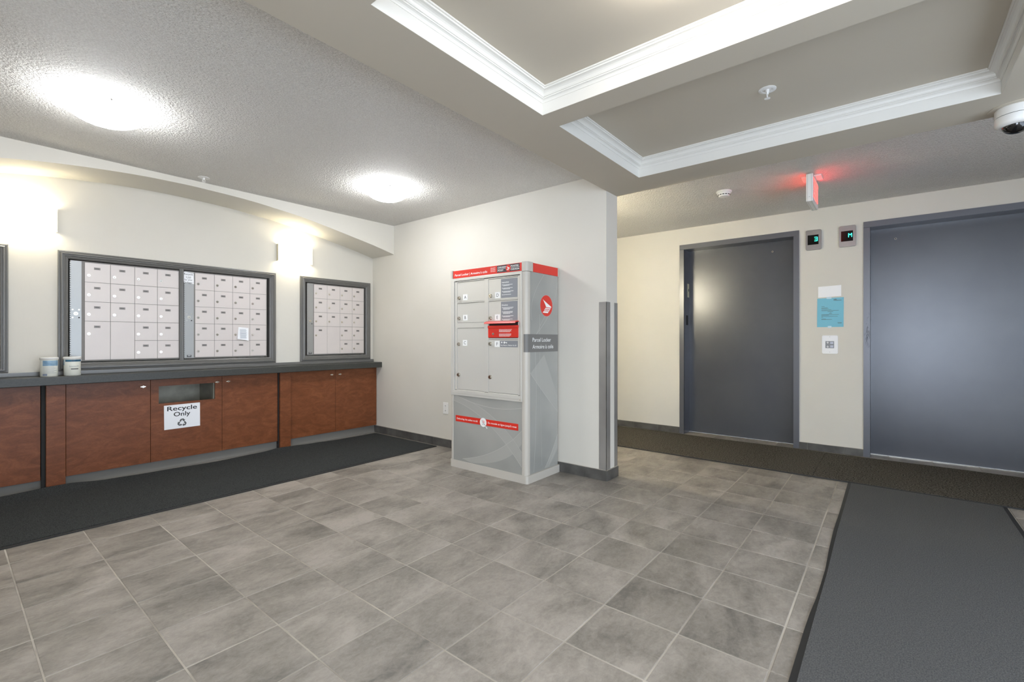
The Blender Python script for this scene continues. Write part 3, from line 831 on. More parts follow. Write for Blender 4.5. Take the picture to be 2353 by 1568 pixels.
# lower front panel
FLP = Face('X', LX + 0.004)
m = MB(); FLP.box(m, -(LY1 - 0.030), -(LY0 + 0.045), 0.062, 0.640, -0.02, 0)
pan = m.build('front_panel', 'swirl', root)
m = MB()
a1 = arc((-1.715, 0.575), (-1.30, 0.50), (-0.962, 0.12)); a2 = arc((-1.715, 0.62), (-1.25, 0.56), (-0.962, 0.235))
ribbon(m, FLP, a1, a2, 0.0003, 0); m.build('printed_veil', 'veil_soft', pan, fix=False); m = MB()
b1 = arc((-1.60, 0.085), (-1.20, 0.16), (-0.962, 0.40)); b2 = arc((-1.50, 0.066), (-1.10, 0.10), (-0.962, 0.30))
ribbon(m, FLP, b1, b2, 0.0005, 0); m.build('printed_veil', 'veil_soft', pan, fix=False)
for A, w_, d_ in ((a1, 0.004, .0008), (a2, 0.003, .001), (b1, 0.004, .0012), (arc((-1.715, 0.63), (-1.30, 0.50), (-0.962, 0.575)), 0.005, .0014)):
    a_ = MB(); FLP.stroke(a_, A, w_, 0.0006, d_); a_.build('printed_arc', 'veil', pan, fix=False)
m = MB(); FLP.box(m, -1.684, -0.995, 0.397, 0.449, 0.0012, 0.0020)
st = m.build('red_banner', 'red', pan)
m = MB()
text(m, FLP, 'Delivering the online world', -1.668, 0.4155, 0.021, 0.0024, 0, width=0.243, bold=0.012)
text(m, FLP, "Du monde en ligne jusqu'à vous", -1.310, 0.4165, 0.021, 0.0024, 0, width=0.298, bold=0.012)
FLP.disc(m, -1.361, 0.4205, 0.037, 0.0022, 0.0028, 0, 32)
FLP.stroke(m, [(-1.335, 0.395), (-1.318, 0.375)], 0.009, 0.0022, 0.0028)
FLP.stroke(m, [(-1.378, 0.437), (-1.371, 0.437), (-1.365, 0.415), (-1.347, 0.413)], 0.002, 0.0029, 0.0031, 1)
FLP.stroke(m, [(-1.370, 0.432), (-1.345, 0.430), (-1.349, 0.418), (-1.366, 0.420)], 0.002, 0.0029, 0.0031, 2)
FLP.stroke(m, [(-1.362, 0.437), (-1.362, 0.418)], 0.0015, 0.0029, 0.0031, 2); FLP.stroke(m, [(-1.354, 0.436), (-1.354, 0.418)], 0.0015, 0.0029, 0.0031, 2)
FLP.disc(m, -1.364, 0.405, 0.0035, 0.0029, 0.0032, 1, 12); FLP.disc(m, -1.350, 0.404, 0.0035, 0.0029, 0.0032, 1, 12)
FLP.stroke(m, [(-1.343, 0.408), (-1.335, 0.392), (-1.331, 0.398), (-1.324, 0.386)], 0.002, 0.0029, 0.0031, 1)
m.build('banner_print', ['white', 'ink_grey', 'red'], pan)
# compartment unit
m = MB()
wall_cells(m, FL, -1.737, -0.957, 0.640, 1.626, [(-1.695, -0.972, 0.668, 1.602)], -0.02, 0.006)
FL.box(m, -1.737, -0.957, 0.622, 0.640, -0.02, 0.004)
m.build('unit_frame', 'locker', root, bevel=0.0015)
m = MB(); FL.box(m, -1.695, -0.972, 0.668, 1.602, -0.019, -0.010); m.build('unit_back', 'dark_gap', root)
m = MB()
for a, b in ((-1.690, -1.664), (-1.347, -1.302), (-0.995, -0.977)): FL.box(m, a, b, 0.672, 1.596, -0.010, 0.001)
FL.box(m, -1.664, -1.347, 1.198, 1.242, -0.010, 0.001)
for z in (1.415,): FL.box(m, -1.664, -1.347, z - 0.004, z + 0.004, -0.010, 0.003); FL.box(m, -1.302, -0.995, z - 0.004, z + 0.004, -0.010, 0.003)
FL.box(m, -1.664, -1.347, 1.592, 1.598, -0.010, 0.003); FL.box(m, -1.302, -0.995, 1.590, 1.596, -0.010, 0.003)
FL.box(m, -1.302, -0.995, 1.104, 1.112, -0.010, 0.003)
FL.box(m, -1.664, -1.347, 0.668, 0.674, -0.010, 0.003); FL.box(m, -1.302, -0.995, 0.668, 0.674, -0.010, 0.003)
m.build('door_rails', 'locker', root, bevel=0.0008)
def ldoor(letter, u0, u1, z0, z1, ul, zl, lz, ulock, lock2=None, blank=None):
    m = MB(); FL.box(m, u0 + 0.002, u1 - 0.002, z0 + 0.002, z1 - 0.002, -0.008, -0.002)
    d = m.build('door', 'locker', root, bevel=0.001)
    m = MB(); FL.box(m, ul, ul + 0.053, zl, zl + 0.049, -0.0018, -0.0010); m2 = text(m, FL, letter, ul + 0.0265, zl + 0.012, 0.037, -0.0006, 1, align='CENTER')
    m.build('letter_plate', ['white', 'ink'], d)
    for z in [lz] + ([lock2] if lock2 else []):
        m = MB(); c = FL.p(ulock, z, 0)
        FL.disc(m, ulock, z, 0.016, -0.002, 0.006, 0, 24); FL.disc(m, ulock, z, 0.012, 0.006, 0.014, 0, 24); FL.disc(m, ulock, z, 0.004, 0.014, 0.0143, 1, 10)
        m.build('lock', ['chrome', 'ink'], d)
    return d
ldoor('A', -1.664, -1.347, 1.419, 1.592, -1.593, 1.435, 1.456, -1.636)
ldoor('B', -1.664, -1.347, 1.242, 1.411, -1.593, 1.262, 1.281, -1.638)
ldoor('C', -1.664, -1.347, 0.674, 1.198, -1.597, 1.048, 1.061, -1.642, 0.799)
dD = ldoor('D', -1.302, -0.995, 1.419, 1.590, -1.231, 1.431, 1.453, -1.277)
dE = ldoor('E', -1.302, -0.995, 1.242, 1.411, -1.233, 1.253, 1.273, -1.278)
dF = ldoor('F', -1.302, -0.995, 0.674, 1.104, -1.235, 1.041, 1.066, -1.280, 0.797)
def info(d, u0, u1, z0, z1, head, groups):
    m = MB(); FL.box(m, u0, u1, z0, z1, -0.0018, -0.0008)
    if head: text(m, FL, head, u0 + 0.010, z1 - 0.032, 0.015, -0.0004, 1, bold=0.02)
    z = z1 - 0.048
    for n in groups:
        FL.disc(m, u0 + 0.014, z + 0.001, 0.0035, -0.0008, -0.0003, 1, 10)
        for k in range(n):
            x = u0 + 0.022
            while x < u0 + 0.118 - (0.03 if k == n - 1 else 0) :
                l = random.uniform(0.006, 0.014); FL.box(m, x, x + l, z - 0.0012, z + 0.0022, -0.0008, -0.0004, 1); x += l + 0.0022
            z -= 0.0068
        z -= 0.0125
    m.build('instruction_label', ['info', 'white'], d)
info(dD, -1.168, -1.001, 1.430, 1.580, 'Instructions', (2, 2, 2, 1))
info(dE, -1.168, -1.001, 1.252, 1.400, 'Directives', (3, 3, 2, 2))
m = MB(); FL.box(m, -1.178, -0.999, 1.041, 1.091, -0.0018, -0.0008)
FL.disc(m, -1.160, 1.078, 0.007, -0.0008, -0.0004, 1, 8); FL.disc(m, -1.134, 1.077, 0.0085, -0.0008, -0.0004, 1, 16); FL.box(m, -1.128, -1.106, 1.0745, 1.0795, -0.0008, -0.0004, 1); FL.box(m, -1.114, -1.106, 1.071, 1.0745, -0.0008, -0.0004, 1)
text(m, FL, 'Key Return | Retour de clé', -1.170, 1.051, 0.014, -0.0004, 1, width=0.158, bold=0.01)
m.build('key_return_label', ['info', 'white'], dF)
# red outgoing mail slot
m = MB(); FL.box(m, -1.300, -0.990, 1.116, 1.192, -0.008, 0.006)
ms = m.build('mail_slot_panel', 'red', root, bevel=0.0015)
m = MB(); FL.box(m, -1.298, -0.992, 1.193, 1.236, -0.010, -0.006); m.build('mail_slot_mouth', 'dark_gap', root)
m = MB(); FL.box(m, -1.300, -0.988, 1.192, 1.212, -0.006, 0.012)
m.build('mail_slot_lip', 'red', root, bevel=0.001)
m = MB()   # hood that juts out over the mouth, lower at its front edge
fp_ = [(0.000, 1.244), (0.020, 1.247), (0.045, 1.240), (0.052, 1.228), (0.050, 1.226), (0.042, 1.232), (0.020, 1.240), (0.000, 1.238)]
P = [FL.p(-1.305, z, d) for d, z in fp_]
m.prism(P, (0, -(1.305 - 0.985), 0)); m.build('mail_slot_hood', 'red', root, smooth=False)
m = MB()
for k, z in enumerate((1.179, 1.173, 1.167, 1.161, 1.145, 1.139, 1.133, 1.127)):
    x = -1.182
    while x < -1.064 - (0.01 if k in (3, 7) else 0):
        l = random.uniform(0.006, 0.016); FL.box(m, x, x + l, z - 0.0011, z + 0.0016, 0.006, 0.0065); x += l + 0.002
m.build('printed_lines', 'white', ms)
m = MB(); FL.disc(m, -1.244, 1.146, 0.010, 0.006, 0.010, 0, 20); FL.disc(m, -1.244, 1.146, 0.004, 0.010, 0.0104, 1, 10)
m.build('lock', ['chrome', 'ink'], ms)
for u, z in ((-1.276, 1.166), (-1.213, 1.166), (-1.276, 1.130), (-1.213, 1.130), (-1.032, 1.147)):
    m = MB(); FL.disc(m, u, z, 0.0045, 0.006, 0.0075, 0, 12); m.build('rivet', 'red', ms)
# top bands
FT = Face('X', LX - 0.001)
m = MB(); FT.box(m, -1.711, -0.957, 1.628, 1.692, -0.02, 0); tb = m.build('top_band', 'red', root, bevel=0.0008)
m = MB(); FS.box(m, LX + 0.085, LXB - 0.012, 1.626, 1.694, -0.012, 0.0); m.build('side_band', 'red', root, bevel=0.0008)
m = MB(); FS.box(m, LXB - 0.012, LXB + 0.004, 1.62, 1.697, -0.012, 0.002); m.build('band_end', 'locker_post', root)
m = MB().box(LX + 0.012, LXB, LY0 + 0.008, LY1 - 0.012, 1.690, 1.694); m.build('top_panel', 'locker', root)
m = MB()
text(m, FT, 'Parcel Locker | Armoire à colis', -1.690, 1.645, 0.026, 0.0004, 0, width=0.376, bold=0.014)
for k, z in enumerate((1.678, 1.673, 1.665, 1.660, 1.652, 1.647)):
    x = -1.278
    while x < -1.226: FT.box(m, x, x + 0.007, z - 0.0009, z + 0.0009, 0, 0.0005); x += 0.009
m.build('band_lettering', 'white', tb)
m = MB()
FT.box(m, -1.208, -0.978, 1.634, 1.689, 0.0, 0.0006)
text(m, FT, 'CANADA', -1.200, 1.668, 0.0165, 0.0012, 1, width=0.090, bold=0.025)
text(m, FT, 'POST', -1.200, 1.643, 0.0165, 0.0012, 1, width=0.060, bold=0.025)
text(m, FT, 'POSTES', -1.066, 1.668, 0.0165, 0.0012, 1, width=0.078, bold=0.025)
text(m, FT, 'CANADA', -1.066, 1.643, 0.0165, 0.0012, 1, width=0.086, bold=0.025)
FT.box(m, -1.204, -1.112, 1.6605, 1.6625, 0.0006, 0.0010, 1); FT.box(m, -1.070, -0.980, 1.6605, 1.6625, 0.0006, 0.0010, 1)
FT.disc(m, -1.092, 1.6615, 0.0255, 0.0008, 0.0013, 2, 28)
def post_mark(mb, face, cu, cz, s, d0, d1, mi):
    """winged envelope mark: a pointed wing above three slanting strips that meet at a tip"""
    q = lambda pts: [(cu + x * s, cz + y * s) for x, y in pts]
    face.poly(mb, q([(-0.62, 0.66), (0.12, 0.30), (0.86, -0.02), (0.70, -0.10), (-0.06, -0.10), (-0.18, 0.12)]), d0, d1, mi)
    face.poly(mb, q([(-0.20, -0.17), (0.66, -0.17), (0.58, -0.27), (-0.30, -0.27)]), d0, d1, mi)
    face.poly(mb, q([(-0.34, -0.34), (0.52, -0.34), (0.45, -0.43), (-0.43, -0.43)]), d0, d1, mi)
    face.poly(mb, q([(-0.48, -0.50), (0.40, -0.50), (0.22, -0.68), (-0.66, -0.66)]), d0, d1, mi)
    face.poly(mb, q([(0.80, -0.03), (0.86, -0.02), (0.40, -0.52), (0.34, -0.50)]), d0, d1, mi)
post_mark(m, FT, -1.094, 1.6615, 0.022, 0.0014, 0.0018, 1)
m.build('post_logo', ['navy', 'white', 'red'], tb)
# emblem and grey label on the side
m = MB(); FSS.disc(m, 1.330, 1.372, 0.088, 0.001, 0.0020, 0, 48); FSS.disc(m, 1.330, 1.372, 0.085, 0.0020, 0.0024, 1, 48)
post_mark(m, FSS, 1.330, 1.368, 0.080, 0.0026, 0.003, 2)
m.build('red_emblem', ['veil', 'red', 'white'], side)
m = MB(); FSS.box(m, 1.108, LXB - 0.004, 1.003, 1.142, 0.001, 0.0022)
text(m, FSS, 'Parcel Locker', 1.142, 1.084, 0.044, 0.0028, 1, width=0.250, bold=0.004)
text(m, FSS, 'Armoire à colis', 1.142, 1.030, 0.044, 0.0028, 1, width=0.285, bold=0.004)
m.build('side_label', ['sidegrey', 'white'], side)
m = MB(); m.prism([(x, y, 1.004) for x, y in rounded_rect(LX - 0.0008, LX + 0.046, LY0 - 0.0008, LY0 + 0.03, 0.0265, corners=(0,))], (0, 0, 0.138)); m.build('side_label_wrap', 'sidegrey', root, smooth=True)
m = MB(); FL.box(m, -0.984, -0.962, 0.626, 0.648, 0.006, 0.008); FL.disc(m, -0.972, 0.637, 0.005, 0.008, 0.0088, 1, 10); m.build('latch_plate', ['locker_post', 'nub'], root)
rebase(root)

# ------------------------------------------------------------------ lift doors
def lift_door(name, label, D, jamb_kit):
    fr = MB()
    prof_w = 0.050
    FE.box(fr, D[0], D[0] + prof_w, 0.0, 2.147, -0.01, 0.012); FE.box(fr, D[1] - prof_w, D[1], 0.0, 2.147, -0.01, 0.012)
    FE.box(fr, D[0], D[1], 2.149, 2.202, -0.01, 0.012)
    # returns into the wall
    FE.box(fr, D[0] + 0.040, D[0] + 0.050, 0.0, 2.150, -0.18, 0.0); FE.box(fr, D[1] - 0.050, D[1] - 0.040, 0.0, 2.150, -0.18, 0.0)
    FE.box(fr, D[0] + 0.040, D[1] - 0.040, 2.148, 2.158, -0.18, 0.0)
    root = thing(name, label, None, FE.p((D[0] + D[1]) / 2, 0, 0), None, 'structure')
    f = fr.build('door_frame', 'elev_frame', root)
    p = MB(); FE.box(p, D[0] + 0.045, D[1] - 0.045, 0.006, 2.155, -0.20, -0.172)
    pn = p.build('door_panel', 'elev', root)
    s = MB(); FE.box(s, D[0] + 0.045, D[1] - 0.045, -0.01, 0.004, -0.20, -0.160); s.build('door_sill', 'chrome', root)
    u = D[1] - 0.27 if jamb_kit else D[0] + 0.235
    r_ = MB(); FE.disc(r_, u, 2.045, 0.009, -0.172, -0.1705, 0, 16); FE.disc(r_, u, 2.045, 0.0055, -0.1705, -0.170, 1, 12)
    r_.build('release_keyhole', ['chrome', 'ink'], pn)
    if jamb_kit:
        uj = D[0] + 0.050
        k = MB(); FE.box(k, uj, uj + 0.004, 1.60, 1.76, -0.165, -0.115); k.build('jamb_lock_plate', 'sconce_edge', f)
        k = MB(); FE.box(k, uj + 0.004, uj + 0.007, 1.67, 1.70, -0.148, -0.134); k.build('jamb_lock', 'ink', f)
        k = MB(); FE.box(k, uj, uj + 0.003, 1.27, 1.385, -0.125, -0.070); k.build('floor_number_plate', 'ink', f)
    else:
        random.seed(9)
        k = MB()
        for i in range(60):
            uu = D[0] + random.gauss(0.030, 0.008); zz = random.gauss(1.16, 0.09)
            uu = min(max(uu, D[0] + 0.004), D[0] + 0.046)
            a = random.uniform(-2.2, -0.9); l = random.uniform(0.006, 0.035)
            u2 = min(max(uu + math.cos(a) * l * 0.5, D[0] + 0.003), D[0] + 0.047)
            FE.stroke(k, [(uu, zz), (u2, zz + math.sin(a) * l)], random.uniform(0.0008, 0.0022), 0.0121, 0.0124)
        k.build('scratches', 'scratch', f, fix=False)
    rebase(root)
lift_door('door_1', 'slate grey lift door nearer the partition', D1, True)
lift_door('door_2', 'slate grey lift door at the right edge', D2, False)
# tiled sills in the lift openings keep the floor; landing plates are part of the doors

# indicators
def seg(mb, face, pts, d0, d1, mi, wd=0.006):
    for p in pts: face.stroke(mb, p, wd, d0, d1, mi)
def indicator(u0, u1, z0, z1, ch, label):
    root = thing('floor_indicator', label, 'lift indicator', FE.p((u0 + u1) / 2, z0, 0), 'lift position indicators')
    m = MB(); cu = (u0 + u1) / 2
    pts = []
    r = 0.015
    for (cx_, cz_, a0) in ((u1 - r, z1 - r, 0), (u0 + r, z1 - r, PI / 2), (u0 + r, z0 + r, PI), (u1 - r, z0 + r, 1.5 * PI)):
        for i in range(6): a = a0 + PI / 2 * i / 5; pts.append((cx_ + r * math.cos(a), cz_ + r * math.sin(a)))
    FE.poly(m, pts, 0, 0.018); m.build('face_plate', 'steel', root, bevel=0.002)
    m = MB(); FE.box(m, u0 + 0.017, u1 - 0.024, z0 + 0.052, z1 - 0.050, 0.018, 0.0195); sc = m.build('display', 'black_gloss', root)
    m = MB(); a, b = u1 - 0.058, u1 - 0.034; z_ = (z0 + z1) / 2 - 0.012; h = 0.036; zm = z_ + h / 2
    if ch == '3': P = [[(a, z_ + h), (b, z_ + h)], [(a + 0.003, zm), (b, zm)], [(a, z_), (b, z_)], [(b, z_), (b, z_ + h)]]
    else: P = [[(a, z_), (a, z_ + h)], [(b, z_), (b, z_ + h)], [(a, z_ + h), ((a + b) / 2, zm + 0.002), (b, z_ + h)]]
    seg(m, FE, P, 0.0197, 0.0203, 0, 0.0048); m.build('lit_character', 'led', sc)
    for zz in (z0 + 0.02, z1 - 0.018):
        m = MB(); FE.disc(m, cu, zz, 0.0025, 0.018, 0.0188, 0, 10); m.build('screw', 'nub', root)
    rebase(root)
indicator(0.578, 0.710, 1.988, 2.186, '3', 'steel lift indicator showing a green 3')
indicator(0.850, 0.984, 1.986, 2.186, 'M', 'steel lift indicator showing a green M')
# papers
paper('blank_notice', FE, [(0.681, 1.620), (0.868, 1.626), (0.868, 1.520), (0.681, 1.512)], 0.002, ['paper'], 'blank white sheet taped between the lifts, above the blue notice', 'notice')
def draw_notice(m):
    def line(u, z, l, w_=0.0028): FE.box(m, u, u + l, z - w_ / 2, z + w_ / 2, 0.003, 0.0036, 1)
    FE.poly(m, [(0.808, 1.486), (0.822, 1.494), (0.838, 1.486)], 0.003, 0.0036, 1); FE.box(m, 0.808, 0.812, 1.478, 1.492, 0.003, 0.0036, 1)
    line(0.815, 1.480, 0.055, 0.004); line(0.708, 1.424, 0.026)
    for z, u, l in ((1.410, 0.708, 0.050), (1.404, 0.708, 0.058), (1.391, 0.708, 0.080), (1.383, 0.708, 0.140), (1.372, 0.758, 0.045), (1.361, 0.776, 0.014), (1.352, 0.768, 0.026), (1.343, 0.708, 0.140), (1.338, 0.708, 0.060), (1.326, 0.708, 0.132), (1.320, 0.708, 0.014), (1.301, 0.708, 0.036), (1.296, 0.708, 0.085), (1.264, 0.838, 0.034), (1.258, 0.842, 0.028)):
        line(u, z, l)
root = thing('blue_notice', 'blue printed notice taped between the lifts', 'notice', FE.p(0.78, 1.216, 0))
sh = paper('sheet', FE, [(0.674, 1.503), (0.888, 1.508), (0.886, 1.222), (0.672, 1.222)], 0.003, ['blue', 'ink_grey'], None, None, draw_notice); sh.parent = root
for a, b, c, d in ((0.750, 0.790, 1.497, 1.514), (0.760, 0.790, 1.214, 1.232)):
    m = MB(); FE.box(m, a, b, c, d, 0.0034, 0.0042); m.build('tape', 'tape', root)
rebase(root)
# call buttons
root = thing('lift_call_plate', 'white lift call plate with up and down buttons', 'call plate', FE.p(0.776, 0.96, 0))
m = MB(); pts = []; r = 0.012; u0, u1, z0, z1 = 0.712, 0.842, 0.962, 1.140
for (cx_, cz_, a0) in ((u1 - r, z1 - r, 0), (u0 + r, z1 - r, PI / 2), (u0 + r, z0 + r, PI), (u1 - r, z0 + r, 1.5 * PI)):
    for i in range(6): a = a0 + PI / 2 * i / 5; pts.append((cx_ + r * math.cos(a), cz_ + r * math.sin(a)))
FE.poly(m, pts, 0, 0.006); m.build('face_plate', 'paper', root, bevel=0.0015)
m = MB(); FE.box(m, 0.741, 0.811, 1.016, 1.084, 0.006, 0.0075)
for z in (1.067, 1.033):
    up = 1 if z > 1.05 else -1
    FE.stroke(m, [(0.760, z - 0.009), (0.760, z + 0.009)], 0.004, 0.0075, 0.008, 1)
    FE.stroke(m, [(0.751, z + up * 0.001), (0.760, z + up * 0.010), (0.769, z + up * 0.001)], 0.004, 0.0075, 0.0081, 1)
m.build('arrow_panel', ['info', 'white'], root)
for z in (1.067, 1.033):
    m = MB(); FE.box(m, 0.780, 0.805, z - 0.011, z + 0.011, 0.0075, 0.012); m.build('button', 'button', root, bevel=0.001)
for z in (0.978, 1.127):
    m = MB(); FE.disc(m, 0.777, z, 0.0025, 0.006, 0.0068, 0, 10); m.build('screw', 'nub', root)
rebase(root)

# ------------------------------------------------------------------ floor mats
def mat_mb(x0, x1, y0, y1, nx, ny, zf):
    vs = []; fs = []
    for i in range(nx + 1):
        for j in range(ny + 1):
            x = x0 + (x1 - x0) * i / nx; y = y0 + (y1 - y0) * j / ny
            vs.append((x, y, zf(x, y)))
    for i in range(nx):
        for j in range(ny):
            a = i * (ny + 1) + j; fs.append((a, a + ny + 1, a + ny + 2, a + 1))
    n = len(vs)
    # rim down to the floor
    rim = [i * (ny + 1) for i in range(nx + 1)] + [nx * (ny + 1) + j for j in range(1, ny + 1)] + [i * (ny + 1) + ny for i in range(nx - 1, -1, -1)] + [j for j in range(ny - 1, 0, -1)]
    m = MB(); low = [(vs[k][0], vs[k][1], max(0.0005, vs[k][2] - 0.010)) for k in rim]
    m.add(vs + low, fs + [(rim[q], rim[(q + 1) % len(rim)], n + (q + 1) % len(rim), n + q) for q in range(len(rim))])
    return m
curl = [(-2.33, .045), (-1.485, .039), (-1.363, .043), (-1.262, .049), (-1.16, .049), (-0.935, .028), (-0.665, .021), (-0.178, .013), (0.192, .021), (0.367, .035), (0.474, .030), (0.70, .020), (1.0, .010), (1.465, .008)]
def curl_h(x):
    for (a, b), (c, d) in zip(curl[:-1], curl[1:]):
        if a <= x <= c:
            t = (x - a) / (c - a); t = t * t * (3 - 2 * t); return b + (d - b) * t
    return 0.008
root = thing('floor_mat', 'long black carpet mat in front of the cabinets', 'mat', (-0.4, 2.9, 0), 'floor mats')
zf = lambda x, y: 0.009 + (curl_h(x) - 0.009) * max(0.0, (y - 3.28) / 0.16) ** 1.6
mat_mb(-2.32, 1.452, 2.410, 3.440, 90, 26, zf).build('carpet', 'mat_mail', root, smooth=True)
m = MB().box(-2.32, 1.470, 2.383, 2.410, 0.0005, 0.006).box(1.452, 1.470, 2.41, 3.43, 0.0005, 0.006); m.build('rubber_edge', 'rubber', root, bevel=0.001)
rebase(root)
root = thing('floor_mat', 'wide slate grey carpet mat at the lower right', 'mat', (1.0, -1.4, 0), 'floor mats')
def lerp_tab(tab, x):
    for (a, b), (c, d) in zip(tab[:-1], tab[1:]):
        if a <= x <= c: return b + (d - b) * (x - a) / (c - a)
    return tab[0][1] if x < tab[0][0] else tab[-1][1]
OUT_T = [(-1.2, -.975), (-0.02, -.973), (0.318, -.975), (0.47, -.978), (0.613, -.985), (0.922, -.988), (1.2, -.980), (1.517, -.976), (1.829, -.980), (2.64, -.980)]
IN_T = [(-1.2, -.995), (0, -.995), (0.49, -.996), (0.83, -.999), (1.5, -.995), (2.64, -1.001)]
wob = lambda x: lerp_tab(OUT_T, x)
wob_in = lambda x: lerp_tab(IN_T, x)
mm = mat_mb(-1.2, 2.630, -1.800, -1.0, 60, 14, lambda x, y: 0.009)
mm.v = [(x, y + (0 if y < -1.02 else wob_in(x) + 1.0), z) for x, y, z in mm.v]
mm.build('carpet', 'mat_entry', root, smooth=True)
m = MB(); n = 60
vs = []
for i in range(n + 1):
    x = -1.2 + 3.835 * i / n; y = wob(x)
    vs += [(x, y, 0.001), (x, y, 0.005), (x, wob_in(x) - 0.004, 0.0085)]
m.add(vs, [(3 * i, 3 * i + 3, 3 * i + 4, 3 * i + 1) for i in range(n)] + [(3 * i + 1, 3 * i + 4, 3 * i + 5, 3 * i + 2) for i in range(n)])
m.box(-1.2, 2.635, -1.822, -1.800, 0.0005, 0.007)
m.build('rubber_edge', 'rubber', root)
rebase(root)
for (y0_, y1_, lb) in ((-0.747, 4.3, 'brown mottled carpet runner in front of the nearer lift'), (-3.2, -0.749, 'brown mottled carpet runner in front of the right-hand lift')):
    root = thing('carpet_runner', lb, 'mat', (3.15, (y0_ + y1_) / 2, 0), 'carpet runners by the lifts')
    mat_mb(2.665, 3.650, y0_, y1_, 20, 60, lambda x, y: 0.009 + 0.0015 * math.sin(y * 5 + x)).build('carpet', 'mat_lift', root, smooth=True)
    MB().box(2.650, 2.665, y0_, y1_, 0.0005, 0.008).build('rubber_edge', 'rubber', root, bevel=0.001)
    rebase(root)

# ------------------------------------------------------------------ ceiling lights
def dome(x, y, z, label, mt='bowl', r=0.172):
    root = thing('ceiling_light', label, 'ceiling light', (x, y, z), 'round opal ceiling lights')
    MB().lathe([(r * 0.86, 0.0), (r * 0.86, -0.022), (r * 0.80, -0.026)], n=48).build('base_pan', 'white_plastic', root, smooth=True)
    pr = [(r * 0.93, -0.020), (r, -0.026), (r * 1.005, -0.032)]
    for k in range(1, 15):
        a = PI / 2 * k / 14; pr.append((r * math.cos(a) ** 0.85 + 0.001 if k < 14 else 0.002, -0.032 - 0.078 * math.sin(a) ** 1.15))
    MB().lathe(pr, n=64).build('glass_bowl', mt, root, smooth=True)
    for k in range(3):
        a = math.atan2(CAMY - y, CAMX - x) + 0.12 + k * 2 * PI / 3
        c = MB().lathe([(0.002, 0.0), (0.006, 0.002), (0.006, 0.016), (0.002, 0.018)], axis='x', n=16).build('clip', 'nub', root)
        c.location = (r * 0.99 * math.cos(a), r * 0.99 * math.sin(a), -0.036); c.rotation_euler = (0, 0, a)
dome(-1.165, 2.12, ZC, 'large lit opal ceiling light at upper left')
dome(0.66, 2.10, ZC, 'lit opal ceiling light nearer the room corner')
dome(-0.295, -0.735, ZT, 'lit opal ceiling light inside the first ceiling recess', 'tray_bowl', r=0.21)

def sconce(loc, rot, label, half=0.177, watts=0.45, mt='sconce', col=(1.0, 0.91, 0.66)):
    """built around its own base: x along the wall, -y out of the wall"""
    root = thing('wall_sconce', label, 'wall light', loc, 'frosted wall sconces')
    root.rotation_euler = (0, 0, rot)
    hw = half; n = 24; dep = 0.095; base = 0.035; H = 0.171
    def curve(off):
        return [((hw - off) * math.sin(-PI / 2 + PI * i / n), -base - (dep - base - off) * math.cos(-PI / 2 + PI * i / n)) for i in range(n + 1)]
    a, b = curve(0), curve(0.005)
    m = MB(); vs = []
    for z in (0, H): vs += [(x, y, z) for x, y in a] + [(x, y, z) for x, y in b]
    N = n + 1; fs = []
    for i in range(n):
        fs += [(i, i + 1, 2 * N + i + 1, 2 * N + i), (N + i + 1, N + i, 3 * N + i, 3 * N + i + 1), (i + 1, i, N + i, N + i + 1), (2 * N + i, 2 * N + i + 1, 3 * N + i + 1, 3 * N + i)]
    fs += [(0, 2 * N, 3 * N, N), (n, N + n, 3 * N + n, 2 * N + n)]
    m.add(vs, fs); m.build('glass_shade', mt, root, smooth=True)
    for u in (-hw, hw - 0.006):
        m = MB().box(u, u + 0.006, -base - 0.004, 0, 0, H); m.build('end_plate', 'sconce_edge', root)
    m = MB().box(-0.10, 0.10, -0.012, 0, 0.03, H - 0.03); m.build('back_plate', 'white_plastic', root)
    for du in (-0.08, 0.08):
        l = bpy.data.lights.new('sconce_lamp', 'POINT'); l.energy = watts; l.color = col; l.shadow_soft_size = 0.022
        lo = bpy.data.objects.new('sconce_lamp', l); C.objects.link(lo)
        lo.location = Vector(loc) + Matrix.Rotation(rot, 3, 'Z') @ Vector((du, -0.045, H / 2))
sconce((-1.3715, YM, 1.895), 0, 'lit frosted sconce above the left end of the wide mailbox bank')
sconce((0.575, YM, 1.895), 0, 'lit frosted sconce between the wide and narrow mailbox banks')
sconce((XP, 1.25, 1.70), PI / 2, 'lit warm sconce on the lift side of the partition, out of sight', watts=4.2, col=(1.0, 0.92, 0.72), mt='sconce_warm')

